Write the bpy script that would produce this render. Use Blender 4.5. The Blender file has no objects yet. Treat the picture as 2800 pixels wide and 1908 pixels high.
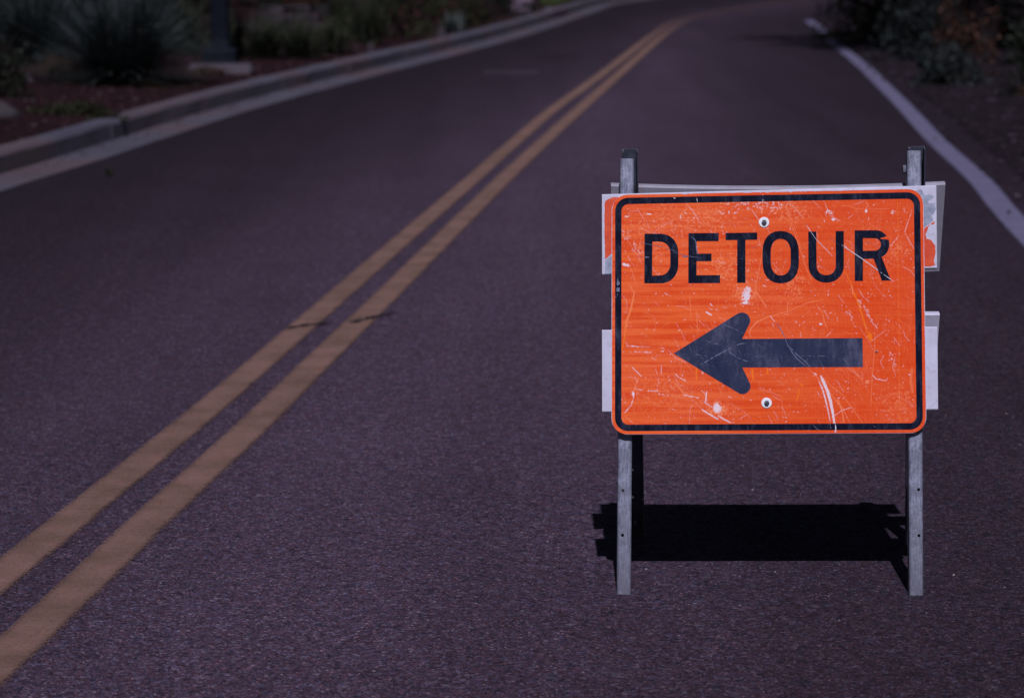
import bpy, math, random
import numpy as np
from mathutils import Vector, Matrix
from mathutils.geometry import tessellate_polygon

R = math.radians
rng = np.random.default_rng(7)
random.seed(7)
C = bpy.context.scene.collection
SC = bpy.context.scene

# ------------------------------------------------------------------ camera
cam_d = bpy.data.cameras.new("camera")
cam_d.sensor_width = 36.0
cam_d.lens = 96.43
cam_d.clip_start = 0.1
cam_d.clip_end = 1500
cam_d.dof.use_dof = True
cam_d.dof.focus_distance = 6.66
cam_d.dof.aperture_fstop = 4.5
cam = bpy.data.objects.new("camera", cam_d)
C.objects.link(cam)
cam.location = (0, 0, 1.6)
cam.rotation_euler = (R(90 - 8.822), 0, 0)
SC.camera = cam

# ------------------------------------------------------------------ sky and sun
SUN_EL, SUN_AZ = 52.8, 181.5            # light comes from behind the camera
w = bpy.data.worlds.new("World")
SC.world = w
w.use_nodes = True
nt = w.node_tree
bg = nt.nodes["Background"]
sky = nt.nodes.new("ShaderNodeTexSky")
sky.sky_type = 'NISHITA'
sky.sun_disc = False
sky.sun_elevation = R(SUN_EL)
sky.sun_rotation = R(SUN_AZ)
nt.links.new(sky.outputs[0], bg.inputs[0])
bg.inputs[1].default_value = 0.018

sun_d = bpy.data.lights.new("sun", 'SUN')
sun_d.energy = 5.0
sun_d.angle = R(0.5)
sun_d.color = (0.93, 0.90, 1.0)
sun = bpy.data.objects.new("sun", sun_d)
C.objects.link(sun)
sd = Vector((0.0, -math.cos(R(SUN_EL)), math.sin(R(SUN_EL))))   # towards the sun
sun.rotation_euler = sd.to_track_quat('Z', 'Y').to_euler()
sun.location = (0, -10, 20)

vs = SC.view_settings
SC.display_settings.display_device = 'sRGB'
vs.view_transform = 'Standard'
vs.look = 'None'
vs.exposure = -0.56
vs.gamma = 1.0
vs.use_curve_mapping = False
SC.cycles.max_bounces = 5
SC.cycles.transparent_max_bounces = 6

# ------------------------------------------------------------------ helpers
def tag(o, label=None, cat=None, group=None, kind=None):
    if label: o['label'] = label
    if cat: o['category'] = cat
    if group: o['group'] = group
    if kind: o['kind'] = kind
    return o

def mesh(name, V, F, mat=None, smooth=False):
    me = bpy.data.meshes.new(name)
    me.from_pydata([tuple(v) for v in V], [], [tuple(f) for f in F])
    if mat: me.materials.append(mat)
    if smooth:
        me.polygons.foreach_set('use_smooth', [True] * len(me.polygons))
    me.update()
    return me

def np_mesh(name, V, F, mat=None, smooth=False):
    """V (n,3) array, F (m,k) int array"""
    me = bpy.data.meshes.new(name)
    V = np.asarray(V, np.float32); F = np.asarray(F, np.int32)
    m, k = F.shape
    me.vertices.add(len(V)); me.vertices.foreach_set('co', V.ravel())
    me.loops.add(m * k); me.loops.foreach_set('vertex_index', F.ravel())
    me.polygons.add(m)
    me.polygons.foreach_set('loop_start', np.arange(0, m * k, k, dtype=np.int32))
    if mat: me.materials.append(mat)
    me.update(calc_edges=True)
    if smooth: me.polygons.foreach_set('use_smooth', np.ones(m, bool))
    me.validate()
    return me

def obj(name, me, parent=None, M=None, loc=None):
    o = bpy.data.objects.new(name, me)
    C.objects.link(o)
    if parent is not None: o.parent = parent
    if M is not None: o.matrix_basis = M
    if loc is not None: o.location = loc
    return o

def empty(name, loc):
    o = bpy.data.objects.new(name, None)
    C.objects.link(o); o.location = loc
    o.empty_display_size = 0.1
    return o

class Nodes:
    def __init__(s, name):
        s.m = bpy.data.materials.new(name); s.m.use_nodes = True
        s.t = s.m.node_tree; s.b = s.t.nodes["Principled BSDF"]
        s.b.inputs['Roughness'].default_value = 0.85
        s.b.inputs['Specular IOR Level'].default_value = 0.25
    def n(s, typ, **kw):
        nd = s.t.nodes.new(typ)
        for k, v in kw.items(): setattr(nd, k, v)
        return nd
    def l(s, a, b): s.t.links.new(a, b)
    def coord(s, kind='Object', scale=(1, 1, 1), rot=(0, 0, 0)):
        tc = s.n("ShaderNodeTexCoord"); mp = s.n("ShaderNodeMapping")
        mp.inputs['Scale'].default_value = scale
        mp.inputs['Rotation'].default_value = rot
        s.l(tc.outputs[kind], mp.inputs[0]); return mp.outputs[0]
    def noise(s, vec, scale, detail=4, rough=0.55, out='Fac', dist=0.0):
        nd = s.n("ShaderNodeTexNoise")
        nd.inputs['Scale'].default_value = scale; nd.inputs['Detail'].default_value = detail
        nd.inputs['Roughness'].default_value = rough; nd.inputs['Distortion'].default_value = dist
        if vec: s.l(vec, nd.inputs['Vector'])
        return nd.outputs[out]
    def vor(s, vec, scale, feature='F1', out='Distance', rnd=1.0):
        nd = s.n("ShaderNodeTexVoronoi"); nd.feature = feature
        nd.inputs['Scale'].default_value = scale; nd.inputs['Randomness'].default_value = rnd
        if vec: s.l(vec, nd.inputs['Vector'])
        return nd.outputs[out]
    def ramp(s, fac, stops, interp='LINEAR'):
        nd = s.n("ShaderNodeValToRGB"); nd.color_ramp.interpolation = interp
        e = nd.color_ramp.elements
        while len(e) < len(stops): e.new(0.5)
        for q, (p, c) in zip(e, stops):
            q.position = p
            q.color = (c, c, c, 1) if isinstance(c, (int, float)) else (*c, 1)
        s.l(fac, nd.inputs[0]); return nd.outputs[0]
    def mix(s, fac, a, b, mode='MIX'):
        nd = s.n("ShaderNodeMix", data_type='RGBA', blend_type=mode)
        for i, v in ((0, fac), (6, a), (7, b)):
            if isinstance(v, (int, float)): nd.inputs[i].default_value = v if i == 0 else (v, v, v, 1)
            elif isinstance(v, tuple): nd.inputs[i].default_value = (*v, 1)
            else: s.l(v, nd.inputs[i])
        return nd.outputs[2]
    def math(s, op, a, b=0.0, clamp=False):
        nd = s.n("ShaderNodeMath", operation=op, use_clamp=clamp)
        for i, v in ((0, a), (1, b)):
            if isinstance(v, (int, float)): nd.inputs[i].default_value = v
            else: s.l(v, nd.inputs[i])
        return nd.outputs[0]
    def attr(s, name):
        nd = s.n("ShaderNodeAttribute"); nd.attribute_name = name; return nd.outputs['Fac']
    def color(s, c):
        if isinstance(c, tuple): s.b.inputs['Base Color'].default_value = (*c, 1)
        else: s.l(c, s.b.inputs['Base Color'])
    def bump(s, h, strength=0.3, dist=0.005):
        nd = s.n("ShaderNodeBump"); nd.inputs['Strength'].default_value = strength
        nd.inputs['Distance'].default_value = dist
        s.l(h, nd.inputs['Height']); s.l(nd.outputs[0], s.b.inputs['Normal'])
    def set(s, **kw):
        for k, v in kw.items(): s.b.inputs[k.replace('_', ' ')].default_value = v

# ------------------------------------------------------------------ ground materials
def mottled(name, c1, c2, scale=6, rough=0.9, fine=90, bump=0.4, bdist=0.01, detail=6):
    N = Nodes(name); v = N.coord()
    a = N.noise(v, scale, detail, 0.6); b = N.noise(v, fine, 3, 0.6)
    f = N.math('ADD', N.math('MULTIPLY', a, 0.6), N.math('MULTIPLY', b, 0.4))
    N.color(N.ramp(f, [(0.36, c1), (0.64, c2)]))
    N.b.inputs['Roughness'].default_value = rough; N.set(Specular_IOR_Level=0.05)
    N.bump(b, bump, bdist)
    return N.m

# road centre line (yellow pair) used by the asphalt vignette and by the paint
CL = [(-2.6, -10), (-1.62, 0), (-1.13, 5.6), (-0.945, 8.735), (-0.83, 9.908), (-0.52, 13.256), (-0.17, 17.06),
      (0.094, 19.898), (0.475, 23.848), (1.082, 29.725), (2.068, 39.394), (2.74, 45.267), (3.40, 48.6),
      (4.25, 51.8), (5.9, 57.4), (8.4, 62.8), (12.5, 67.8), (18, 71.2), (30, 73.5)]
KL = [(-5.9, -10), (-4.85, 0), (-3.98, 8), (-3.09, 16.449), (-2.99, 17.3), (-2.79, 18.9), (-2.585, 20.9), (-2.236, 23.99),
      (-1.664, 27.938), (-1.22, 30.629), (-0.549, 34.763), (0.329, 40.715), (1.379, 49.105), (2.264, 55.8), (4.3, 63.5),
      (7.8, 69.6), (13.2, 74.3), (20, 77), (32, 79)]
KR = [(0.85, -10), (1.8, 0), (2.5, 8), (3.19, 16.6), (3.30, 18.0), (3.42, 20.0), (3.62, 22.6), (3.80, 25.4), (4.02, 29.2),
      (4.16, 31.6), (4.45, 36.5), (4.72, 41.5), (5.35, 46.0), (6.55, 49.6), (8.6, 54), (11.2, 58.2), (14.6, 62), (19.5, 65), (31, 67)]

def resample(pts, n=None, step=None):
    """Catmull-Rom through pts, evenly resampled"""
    P = np.array(pts, float)
    Q = np.vstack([2 * P[0] - P[1], P, 2 * P[-1] - P[-2]])
    out = []
    for i in range(1, len(Q) - 2):
        p0, p1, p2, p3 = Q[i - 1], Q[i], Q[i + 1], Q[i + 2]
        for t in np.linspace(0, 1, 12, endpoint=False):
            out.append(0.5 * ((2 * p1) + (-p0 + p2) * t + (2 * p0 - 5 * p1 + 4 * p2 - p3) * t * t + (-p0 + 3 * p1 - 3 * p2 + p3) * t ** 3))
    out.append(Q[-2]); out = np.array(out)
    s = np.concatenate([[0], np.cumsum(np.linalg.norm(np.diff(out, axis=0), axis=1))])
    if n is None: n = int(s[-1] / step) + 1
    q = np.linspace(0, s[-1], n)
    return np.stack([np.interp(q, s, out[:, 0]), np.interp(q, s, out[:, 1])], 1)

def normals2(P):
    T = np.gradient(P, axis=0); T /= np.linalg.norm(T, axis=1)[:, None]
    return np.stack([T[:, 1], -T[:, 0]], 1)      # points to the right of travel

def loft(rows):
    """rows: list of (n,3) arrays -> verts, quads"""
    n = len(rows[0]); V = np.vstack(rows); F = []
    for r in range(len(rows) - 1):
        for i in range(n - 1):
            F.append((r * n + i, (r + 1) * n + i, (r + 1) * n + i + 1, r * n + i + 1))
    return V, np.array(F)

def z3(P, z): return np.column_stack([P, np.full(len(P), z)])

# asphalt ------------------------------------------------------------
N = Nodes("asphalt"); v = N.coord()
stone = N.vor(v, 200, out='Color'); sep = N.n("ShaderNodeSeparateColor"); N.l(stone, sep.inputs[0])
stone2 = N.vor(v, 85, out='Color'); sep2 = N.n("ShaderNodeSeparateColor"); N.l(stone2, sep2.inputs[0])
dist = N.vor(v, 200)
fine = N.noise(v, 260, 3, 0.7)
med = N.noise(v, 24, 5, 0.7)
low = N.noise(v, 1.1, 4, 0.6)
vst = N.coord(scale=(1.0, 0.05, 1), rot=(0, 0, R(5.5)))
streak = N.noise(vst, 2.3, 3, 0.5)
base = N.ramp(sep.outputs[0], [(0.0, (0.015, 0.011, 0.016)), (0.35, (0.034, 0.0225, 0.033)), (0.66, (0.047, 0.032, 0.049)),
                               (0.90, (0.062, 0.047, 0.072)), (0.97, (0.090, 0.075, 0.105)), (1.0, (0.16, 0.125, 0.15))])
base = N.mix(1.0, base, (0.95, 0.89, 0.97), 'MULTIPLY')
tint = N.ramp(sep2.outputs[1], [(0.0, (1.22, 0.90, 0.86)), (0.5, (1, 1, 1)), (1.0, (0.80, 1.0, 1.18))])
base = N.mix(0.75, base, tint, 'MULTIPLY')
chip = N.ramp(sep2.outputs[0], [(0.955, 0.0), (0.97, 1.0)])
base = N.mix(N.math('MULTIPLY', chip, 0.38), base, (0.095, 0.09, 0.125))
pit = N.ramp(sep2.outputs[2], [(0.05, 1.0), (0.09, 0.0)])
base = N.mix(N.math('MULTIPLY', pit, 0.7), base, (0.012, 0.010, 0.018))
g = N.math('ADD', N.math('MULTIPLY', fine, 0.8), N.math('MULTIPLY', med, 0.9))
base = N.mix(1.0, base, N.ramp(g, [(0.5, 0.62), (0.85, 1.0), (1.2, 1.38)]), 'MULTIPLY')
# vignette painted into the asphalt colour: lighter beside the centre line, darker outward (mesh attribute = metres from centre line)
vignette = N.attr('crown')
prof = N.ramp(vignette, [(0.0, 1.62), (0.25, 1.36), (0.52, 0.82), (1.0, 0.40)])
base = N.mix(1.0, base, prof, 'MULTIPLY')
base = N.mix(1.0, base, N.ramp(low, [(0.3, 0.93), (0.7, 1.07)]), 'MULTIPLY')
base = N.mix(1.0, base, N.ramp(streak, [(0.3, 0.88), (0.7, 1.12)]), 'MULTIPLY')
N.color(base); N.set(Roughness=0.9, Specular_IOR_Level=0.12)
h = N.math('ADD', N.math('MULTIPLY', dist, -1.2), N.math('MULTIPLY', fine, 0.5))
N.bump(h, 0.6, 0.005)
M_ASPH = N.m

M_SOIL = mottled("red_mulch", (0.008, 0.0038, 0.0050), (0.028, 0.0130, 0.0165), 5, 0.95, 60, 0.9, 0.02)
M_GRAV = mottled("gravel_soil", (0.008, 0.0055, 0.009), (0.028, 0.019, 0.028), 4, 0.95, 55, 0.9, 0.02)
M_EARTH = mottled("earth", (0.014, 0.009, 0.010), (0.04, 0.026, 0.028), 1.5, 0.95, 20)
M_LAWN = mottled("lawn", (0.02, 0.028, 0.012), (0.045, 0.055, 0.022), 6, 0.95, 60)
M_PATH = mottled("pink_concrete", (0.10, 0.075, 0.11), (0.15, 0.11, 0.155), 3, 0.9, 50, 0.2, 0.004)

def concrete(name, c1, c2):
    N = Nodes(name); v = N.coord()
    a = N.noise(v, 1.2, 6, 0.65); b = N.noise(v, 70, 4, 0.7)
    pink = N.noise(v, 0.45, 3, 0.5)
    c = N.ramp(a, [(0.3, c1), (0.7, c2)])
    c = N.mix(N.ramp(pink, [(0.46, 0.0), (0.62, 0.8)]), c, (0.092, 0.062, 0.076))
    c = N.mix(1.0, c, N.ramp(b, [(0.3, 0.7), (0.7, 1.2)]), 'MULTIPLY')
    N.color(c); N.bump(b, 0.35, 0.004); N.set(Roughness=0.92)
    return N.m
M_CONC = concrete("kerb_concrete", (0.056, 0.054, 0.082), (0.088, 0.082, 0.112))

# ------------------------------------------------------------------ ground, road
V = [(-400, -60, -0.06), (400, -60, -0.06), (400, 900, -0.06), (-400, 900, -0.06)]
o = obj('ground', mesh('ground', V, [(0, 1, 2, 3)], M_EARTH)); tag(o, 'bare dark earth stretching beyond the planting', kind='structure')

nS = 150
A = resample(KL, nS); B = resample(KR, nS)
cols = 29
rows = [z3(A * (1 - t) + B * t, 0.0) for t in np.linspace(0, 1, cols)]
V, F = loft(rows)
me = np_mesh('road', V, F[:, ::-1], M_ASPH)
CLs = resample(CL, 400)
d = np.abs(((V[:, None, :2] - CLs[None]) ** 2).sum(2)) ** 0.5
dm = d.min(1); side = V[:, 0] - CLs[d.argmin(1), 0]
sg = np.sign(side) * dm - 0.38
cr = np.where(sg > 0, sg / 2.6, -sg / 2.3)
far = np.clip((V[:, 1] - 13) / 30, 0, 1) * 0.46 + np.clip((7.5 - V[:, 1]) / 4, 0, 1) * 0.22  # far and near ends darkened as part of the painted vignette
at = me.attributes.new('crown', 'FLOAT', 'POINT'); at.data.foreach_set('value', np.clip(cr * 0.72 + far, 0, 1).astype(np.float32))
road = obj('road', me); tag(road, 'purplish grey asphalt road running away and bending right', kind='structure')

# kerb and gutter in cast sections of about three metres ------------------------------
kerb = empty('kerb', (0, 0, 0)); tag(kerb, 'pale concrete kerb with wide gutter pan along the left road edge', kind='structure')
K = resample(KL, step=0.14)
Nn = -normals2(K)                                    # to the left
PROF = [(-0.012, -0.05), (-0.010, 0.004), (0.02, 0.006), (0.33, -0.008), (0.350, 0.0), (0.360, 0.108), (0.378, 0.128), (0.42, 0.134), (0.53, 0.136), (0.55, 0.125), (0.553, -0.05)]
seg = 22
ks = 0
starts = list(range(0, len(K) - 1, seg))
for s0 in starts:
    e0 = min(s0 + seg, len(K) - 1)
    if e0 - s0 < 2: continue
    idx = np.linspace(s0 + 0.09, e0 - 0.09, 9)
    Pk = np.stack([np.interp(idx, np.arange(len(K)), K[:, j]) for j in (0, 1)], 1)
    Nk = np.stack([np.interp(idx, np.arange(len(K)), Nn[:, j]) for j in (0, 1)], 1)
    dz = rng.normal(0, 0.0025)
    V = []
    for (a, z) in PROF:
        wob = 0 if z < 0.05 else 0.003
        V.append(np.column_stack([Pk + Nk * (a + rng.normal(0, wob, (len(idx), 1))), np.full(len(idx), z + (dz if z > 0 else 0))]))
    V, F = loft(V)
    F = list(map(tuple, F)); n = len(idx); m = len(PROF)
    F.append(tuple(r * n for r in range(m)))
    F.append(tuple(r * n + n - 1 for r in reversed(range(m))))
    o = obj('kerb_section', mesh('kerb_section', V, F, M_CONC), kerb)

# planting bed behind the kerb: mulch with small mounds ------------------------------
def hnoise(x, y, s=1.0):
    return (np.sin(x * 1.7 * s + 1.3) * np.cos(y * 1.1 * s + 0.4) + 0.5 * np.sin(x * 3.9 * s + y * 2.7 * s) + 0.25 * np.sin(x * 9.1 * s - y * 7.3 * s)) / 1.75
def bed_z(dd, x, y):
    return 0.118 + 0.05 * (hnoise(x, y) * 0.5 + 0.3) * np.clip(dd / 0.8, 0, 1) + 0.02 * np.clip(dd, 0, 12)
Kb = resample(KL, 260); Nb = -normals2(Kb)
rows = []
for a in [0.54, 0.62, 0.75, 0.9, 1.1, 1.35, 1.6, 1.9, 2.3, 2.8, 3.4, 4.2, 5.2, 6.5, 8, 10, 14, 22, 40]:
    P = Kb + Nb * a
    rows.append(np.column_stack([P, bed_z(a - 0.54, P[:, 0], P[:, 1]) if a > 0.55 else np.full(len(P), 0.118)]))
V, F = loft(rows)
bed = obj('planting_bed', np_mesh('planting_bed', V, F, M_SOIL, True)); tag(bed, 'reddish mulch planting bed behind the kerb', kind='structure')

# right verge
Kr = resample(KR, 220); Nr = normals2(Kr)
rows = []
for a in [-0.03, 0.0, 0.12, 0.3, 0.5, 0.8, 1.2, 1.7, 2.4, 3.4, 5, 8, 14, 26]:
    P = Kr + Nr * a
    if a < 0: z = np.full(len(P), -0.03)
    elif a == 0: z = np.full(len(P), 0.006)
    else: z = 0.012 + 0.018 * np.clip(hnoise(P[:, 0], P[:, 1], 2) + 0.5, 0, 2) + 0.03 * np.clip(a - 0.5, 0, 5)
    rows.append(np.column_stack([P, z]))
V, F = loft(rows)
o = obj('gravel_verge', np_mesh('gravel_verge', V, F[:, ::-1], M_GRAV, True)); tag(o, 'dark gravel verge along the right road edge', kind='structure')
def verge_z(a, x, y): return 0.012 + 0.018 * np.clip(hnoise(x, y, 2) + 0.5, 0, 2) + 0.03 * np.clip(a - 0.5, 0, 5)

# ------------------------------------------------------------------ scattered gravel
def stones_mesh(name, pts, sizes, mat):
    ico = [(0, 0, 1), (.894, 0, .447), (.276, .851, .447), (-.724, .526, .447), (-.724, -.526, .447), (.276, -.851, .447),
           (.724, .526, -.3), (-.276, .851, -.3), (-.894, 0, -.3), (-.276, -.851, -.3), (.724, -.526, -.3)]
    fc = [(0, 1, 2), (0, 2, 3), (0, 3, 4), (0, 4, 5), (0, 5, 1), (1, 6, 2), (2, 7, 3), (3, 8, 4), (4, 9, 5), (5, 10, 1),
          (6, 7, 2), (7, 8, 3), (8, 9, 4), (9, 10, 5), (10, 6, 1)]
    ico = np.array(ico); fc = np.array(fc)
    n = len(pts)
    sc = sizes[:, None, None] * rng.uniform(0.6, 1.25, (n, 1, 3)) * np.array([1, 1, 0.6])
    J = ico[None] * sc * rng.uniform(0.75, 1.2, (n, 11, 1))
    a = rng.uniform(0, 6.28, n); ca, sa = np.cos(a)[:, None], np.sin(a)[:, None]
    X = J[..., 0] * ca - J[..., 1] * sa; Y = J[..., 0] * sa + J[..., 1] * ca
    V = np.stack([X, Y, J[..., 2]], 2) + pts[:, None]
    F = (fc[None] + (np.arange(n) * 11)[:, None, None]).reshape(-1, 3)
    me = np_mesh(name, V.reshape(-1, 3), F, mat)
    return me

def var_mat(name, stops, rough=0.9, scale=30, spec=0.2):
    N = Nodes(name); v = N.coord('Object')
    N.color(N.ramp(N.vor(v, scale, out='Distance'), stops)); N.set(Roughness=rough, Specular_IOR_Level=spec)
    return N.m
def island_mat(name, stops, rough=0.85, spec=0.06, trans=0.0):
    N = Nodes(name); gnode = N.n("ShaderNodeNewGeometry")
    N.color(N.ramp(gnode.outputs['Random Per Island'], stops)); N.set(Roughness=rough, Specular_IOR_Level=spec)
    return N.m
M_PEB = island_mat("pebbles", [(0, (0.010, 0.006, 0.009)), (0.5, (0.026, 0.017, 0.025)), (0.9, (0.045, 0.034, 0.046)), (1, (0.08, 0.066, 0.085))])
M_PEBR = island_mat("red_pebbles", [(0, (0.009, 0.004, 0.006)), (0.5, (0.028, 0.012, 0.016)), (0.9, (0.05, 0.024, 0.03)), (1, (0.075, 0.055, 0.065))])

n = 9000
ii = rng.integers(20, 190, n); aa = rng.uniform(0.02, 1, n) ** 1.6 * 3.2
P = Kr[ii] + Nr[ii] * aa[:, None] + rng.normal(0, 0.15, (n, 2))
o = obj('gravel', stones_mesh('gravel', np.column_stack([P, verge_z(aa, P[:, 0], P[:, 1])]), rng.uniform(0.008, 0.028, n), M_PEB))
tag(o, 'loose purplish gravel beside the white edge line', 'gravel', kind='stuff')
n = 9000
ii = rng.integers(60, 200, n); aa = 0.6 + rng.uniform(0, 1, n) ** 1.4 * 4.5
P = Kb[ii] + Nb[ii] * aa[:, None]
o = obj('mulch_chips', stones_mesh('mulch_chips', np.column_stack([P, bed_z(aa - 0.54, P[:, 0], P[:, 1])]), rng.uniform(0.01, 0.03, n), M_PEBR))
tag(o, 'reddish mulch chips behind the kerb', 'mulch', kind='stuff')
# grit on the asphalt
n = 2600
yy = 4.6 + rng.uniform(0, 1, n) ** 1.5 * 16; xx = rng.uniform(-1, 1, n) * (0.28 + yy * 0.17)
ok = (xx > -2.6) & (xx < 2.4)
P = np.column_stack([xx, yy, np.full(n, 0.001)])[ok]
M_GRIT = island_mat("grit", [(0, (0.02, 0.014, 0.022)), (0.55, (0.05, 0.038, 0.055)), (0.93, (0.11, 0.09, 0.12)), (1, (0.30, 0.25, 0.30))])
o = obj('grit', stones_mesh('grit', P, rng.uniform(0.0012, 0.0042, len(P)), M_GRIT)); tag(o, 'fine grit lying loose on the asphalt', 'grit', kind='stuff')

n = 1500
ii = rng.uniform(20, len(Kb) - 60, n); aa = 0.33 - np.abs(rng.normal(0, 0.07, n))
P = np.stack([np.interp(ii, np.arange(len(Kb)), Kb[:, j] + 0) for j in (0, 1)], 1) + np.stack([np.interp(ii, np.arange(len(Kb)), Nb[:, j]) for j in (0, 1)], 1) * aa[:, None]
o = obj('gutter_grit', stones_mesh('gutter_grit', np.column_stack([P, np.full(n, 0.002)]), rng.uniform(0.003, 0.011, n), M_PEBR)); tag(o, 'reddish grit washed into the gutter', 'grit', kind='stuff')

# ------------------------------------------------------------------ painted lines
def paint_mat(name, c1, c2, edge=0.16, hole=0.02, pinkc=None):
    N = Nodes(name); v = N.coord()
    uv = N.n("ShaderNodeTexCoord"); sx = N.n("ShaderNodeSeparateXYZ"); N.l(uv.outputs['UV'], sx.inputs[0])
    e = N.math('ABSOLUTE', N.math('SUBTRACT', sx.outputs[0], 0.5))        # 0 centre .5 edge
    nz = N.noise(v, 150, 4, 1.0); nl = N.noise(v, 9, 4, 0.6)
    right = N.math('MULTIPLY', N.math('SUBTRACT', sx.outputs[0], 0.5), 0.16)
    d = N.math('ADD', N.math('ADD', e, N.math('MULTIPLY', N.math('SUBTRACT', nz, 0.5), edge * 2)), N.math('MULTIPLY', N.math('SUBTRACT', nl, 0.5), 0.10))
    d = N.math('ADD', d, right)
    cover = N.ramp(d, [(0.385, 1.0), (0.445, 0.0)])
    holes = N.ramp(N.noise(v, 110, 4, 0.85), [(0.57, 1.0), (0.66, 0.45)])
    cover = N.math('MULTIPLY', cover, holes)
    c = N.ramp(N.noise(v, 5, 4, 0.6), [(0.35, c1), (0.65, c2)])
    c = N.mix(1.0, c, N.ramp(N.noise(v, 150, 3, 0.7), [(0.3, 0.78), (0.7, 1.2)]), 'MULTIPLY')
    sy = N.n("ShaderNodeSeparateXYZ"); N.l(v, sy.inputs[0])
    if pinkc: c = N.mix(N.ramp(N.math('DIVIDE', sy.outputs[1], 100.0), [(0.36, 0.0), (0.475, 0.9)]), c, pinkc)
    N.color(c); N.set(Roughness=0.8)
    N.bump(nz, 0.4, 0.003)
    tr = N.n("ShaderNodeBsdfTransparent"); mx = N.n("ShaderNodeMixShader")
    out = N.t.nodes['Material Output']
    N.l(cover, mx.inputs[0]); N.l(tr.outputs[0], mx.inputs[1]); N.l(N.b.outputs[0], mx.inputs[2]); N.l(mx.outputs[0], out.inputs[0])
    return N.m
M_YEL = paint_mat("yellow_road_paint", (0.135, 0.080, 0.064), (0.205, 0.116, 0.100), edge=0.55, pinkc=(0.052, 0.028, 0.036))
M_WHT = paint_mat("white_road_paint", (0.115, 0.105, 0.185), (0.150, 0.135, 0.225), edge=0.25)

def line_ribbon(name, P, width, z, mat, label):
    Np = normals2(P); n = len(P)
    jit = rng.normal(0, 0.0006, n)
    L = P - Np * (width / 2 + jit[:, None]); Rr = P + Np * (width / 2 + rng.normal(0, 0.0006, n)[:, None])
    V = np.vstack([z3(L, z), z3(Rr, z)])
    F = np.array([(i, n + i, n + i + 1, i + 1) for i in range(n - 1)])
    me = np_mesh(name, V, F, mat)
    uv = me.uv_layers.new(name='UVMap')
    s = np.arange(n) * 0.2
    data = np.zeros((len(F), 4, 2), np.float32)
    data[:, 0] = np.stack([np.zeros(n - 1), s[:-1]], 1); data[:, 1] = np.stack([np.ones(n - 1), s[:-1]], 1)
    data[:, 2] = np.stack([np.ones(n - 1), s[1:]], 1); data[:, 3] = np.stack([np.zeros(n - 1), s[1:]], 1)
    uv.data.foreach_set('uv', data.ravel())
    o = obj(name, me); tag(o, label, kind='structure'); return o
Lc = [(-3.10, -10), (-2.0, 0), (-1.254, 6.74), (-1.184, 7.385), (-1.04, 8.735), (-0.927, 9.908), (-0.620, 13.256), (-0.267, 17.06),
      (-0.010, 19.898), (0.36, 23.848), (0.992, 29.725), (1.988, 39.394), (2.62, 45.0), (3.22, 48.3), (4.05, 51.8), (5.75, 57.8), (8.3, 63.2), (12.4, 68.1), (18, 71.5), (30, 73.8)]
Rc = [(-2.76, -10), (-1.72, 0), (-1.098, 6.07), (-1.035, 6.695), (-0.968, 7.385), (-0.827, 8.735), (-0.722, 9.908), (-0.534, 11.919), (-0.415, 13.256),
      (-0.072, 17.06), (0.198, 19.898), (0.586, 23.848), (1.173, 29.725), (2.150, 39.394), (2.80, 45.0), (3.42, 48.2), (4.25, 51.6), (5.95, 57.3), (8.5, 62.6), (12.6, 67.5), (18.1, 70.9), (30, 73.2)]
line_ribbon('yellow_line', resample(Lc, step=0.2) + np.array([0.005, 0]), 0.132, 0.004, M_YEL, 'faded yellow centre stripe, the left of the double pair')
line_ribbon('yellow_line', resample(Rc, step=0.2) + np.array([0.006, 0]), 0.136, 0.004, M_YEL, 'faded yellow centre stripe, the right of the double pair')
Wc = [(1.35, -4), (1.63, 0), (2.23, 8), (2.72, 14.6), (2.95, 17.2), (3.165, 20.4), (3.46, 24.1), (3.81, 28.8), (4.01, 31.6), (4.34, 36.9), (4.66, 41.3), (4.93, 45.8)]
line_ribbon('white_line', resample(Wc, step=0.2), 0.178, 0.004, M_WHT, 'worn white edge line on the right side of the road')

# sealed cracks and smears on the road: thin dark bands over the paint
N = Nodes("crack_tar"); v = N.coord(); N.color((0.020, 0.014, 0.022)); N.set(Roughness=0.9)
tr = N.n("ShaderNodeBsdfTransparent"); mx = N.n("ShaderNodeMixShader")
N.l(N.ramp(N.noise(v, 45, 4, 0.7), [(0.38, 0.0), (0.52, 0.80)]), mx.inputs[0]); N.l(tr.outputs[0], mx.inputs[1]); N.l(N.b.outputs[0], mx.inputs[2])
N.l(mx.outputs[0], N.t.nodes['Material Output'].inputs[0]); M_CRACK = N.m
def crack(pts, width, label, z=0.007):
    P = resample(pts, step=0.02); n = len(P)
    P = P + np.column_stack([np.zeros(n), np.convolve(rng.normal(0, 0.02, n), np.ones(4) / 4, 'same')])
    wd = width * rng.uniform(0.4, 1.3, n)[:, None] * np.clip(np.sin(np.linspace(0.15, 3.0, n)) * 2, 0.2, 1)[:, None]
    V = np.vstack([z3(P - np.array([0, 0.5]) * wd, z), z3(P + np.array([0, 0.5]) * wd, z)])
    F = np.array([(i, i + 1, n + i + 1, n + i) for i in range(n - 1)])
    o = obj('road_crack', np_mesh('road_crack', V, F, M_CRACK), road); return o
crack([(-0.90, 10.80), (-0.86, 10.86), (-0.80, 10.92), (-0.73, 10.98)], 0.10, '')
crack([(-0.66, 11.00), (-0.60, 11.06), (-0.54, 11.18), (-0.48, 11.30)], 0.10, '')
crack([(0.22, 33.3), (0.6, 33.5), (0.85, 33.4)], 0.7, '')
N = Nodes("scrape"); v = N.coord(); N.color((0.11, 0.10, 0.15))
tr = N.n("ShaderNodeBsdfTransparent"); mx = N.n("ShaderNodeMixShader")
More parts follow.
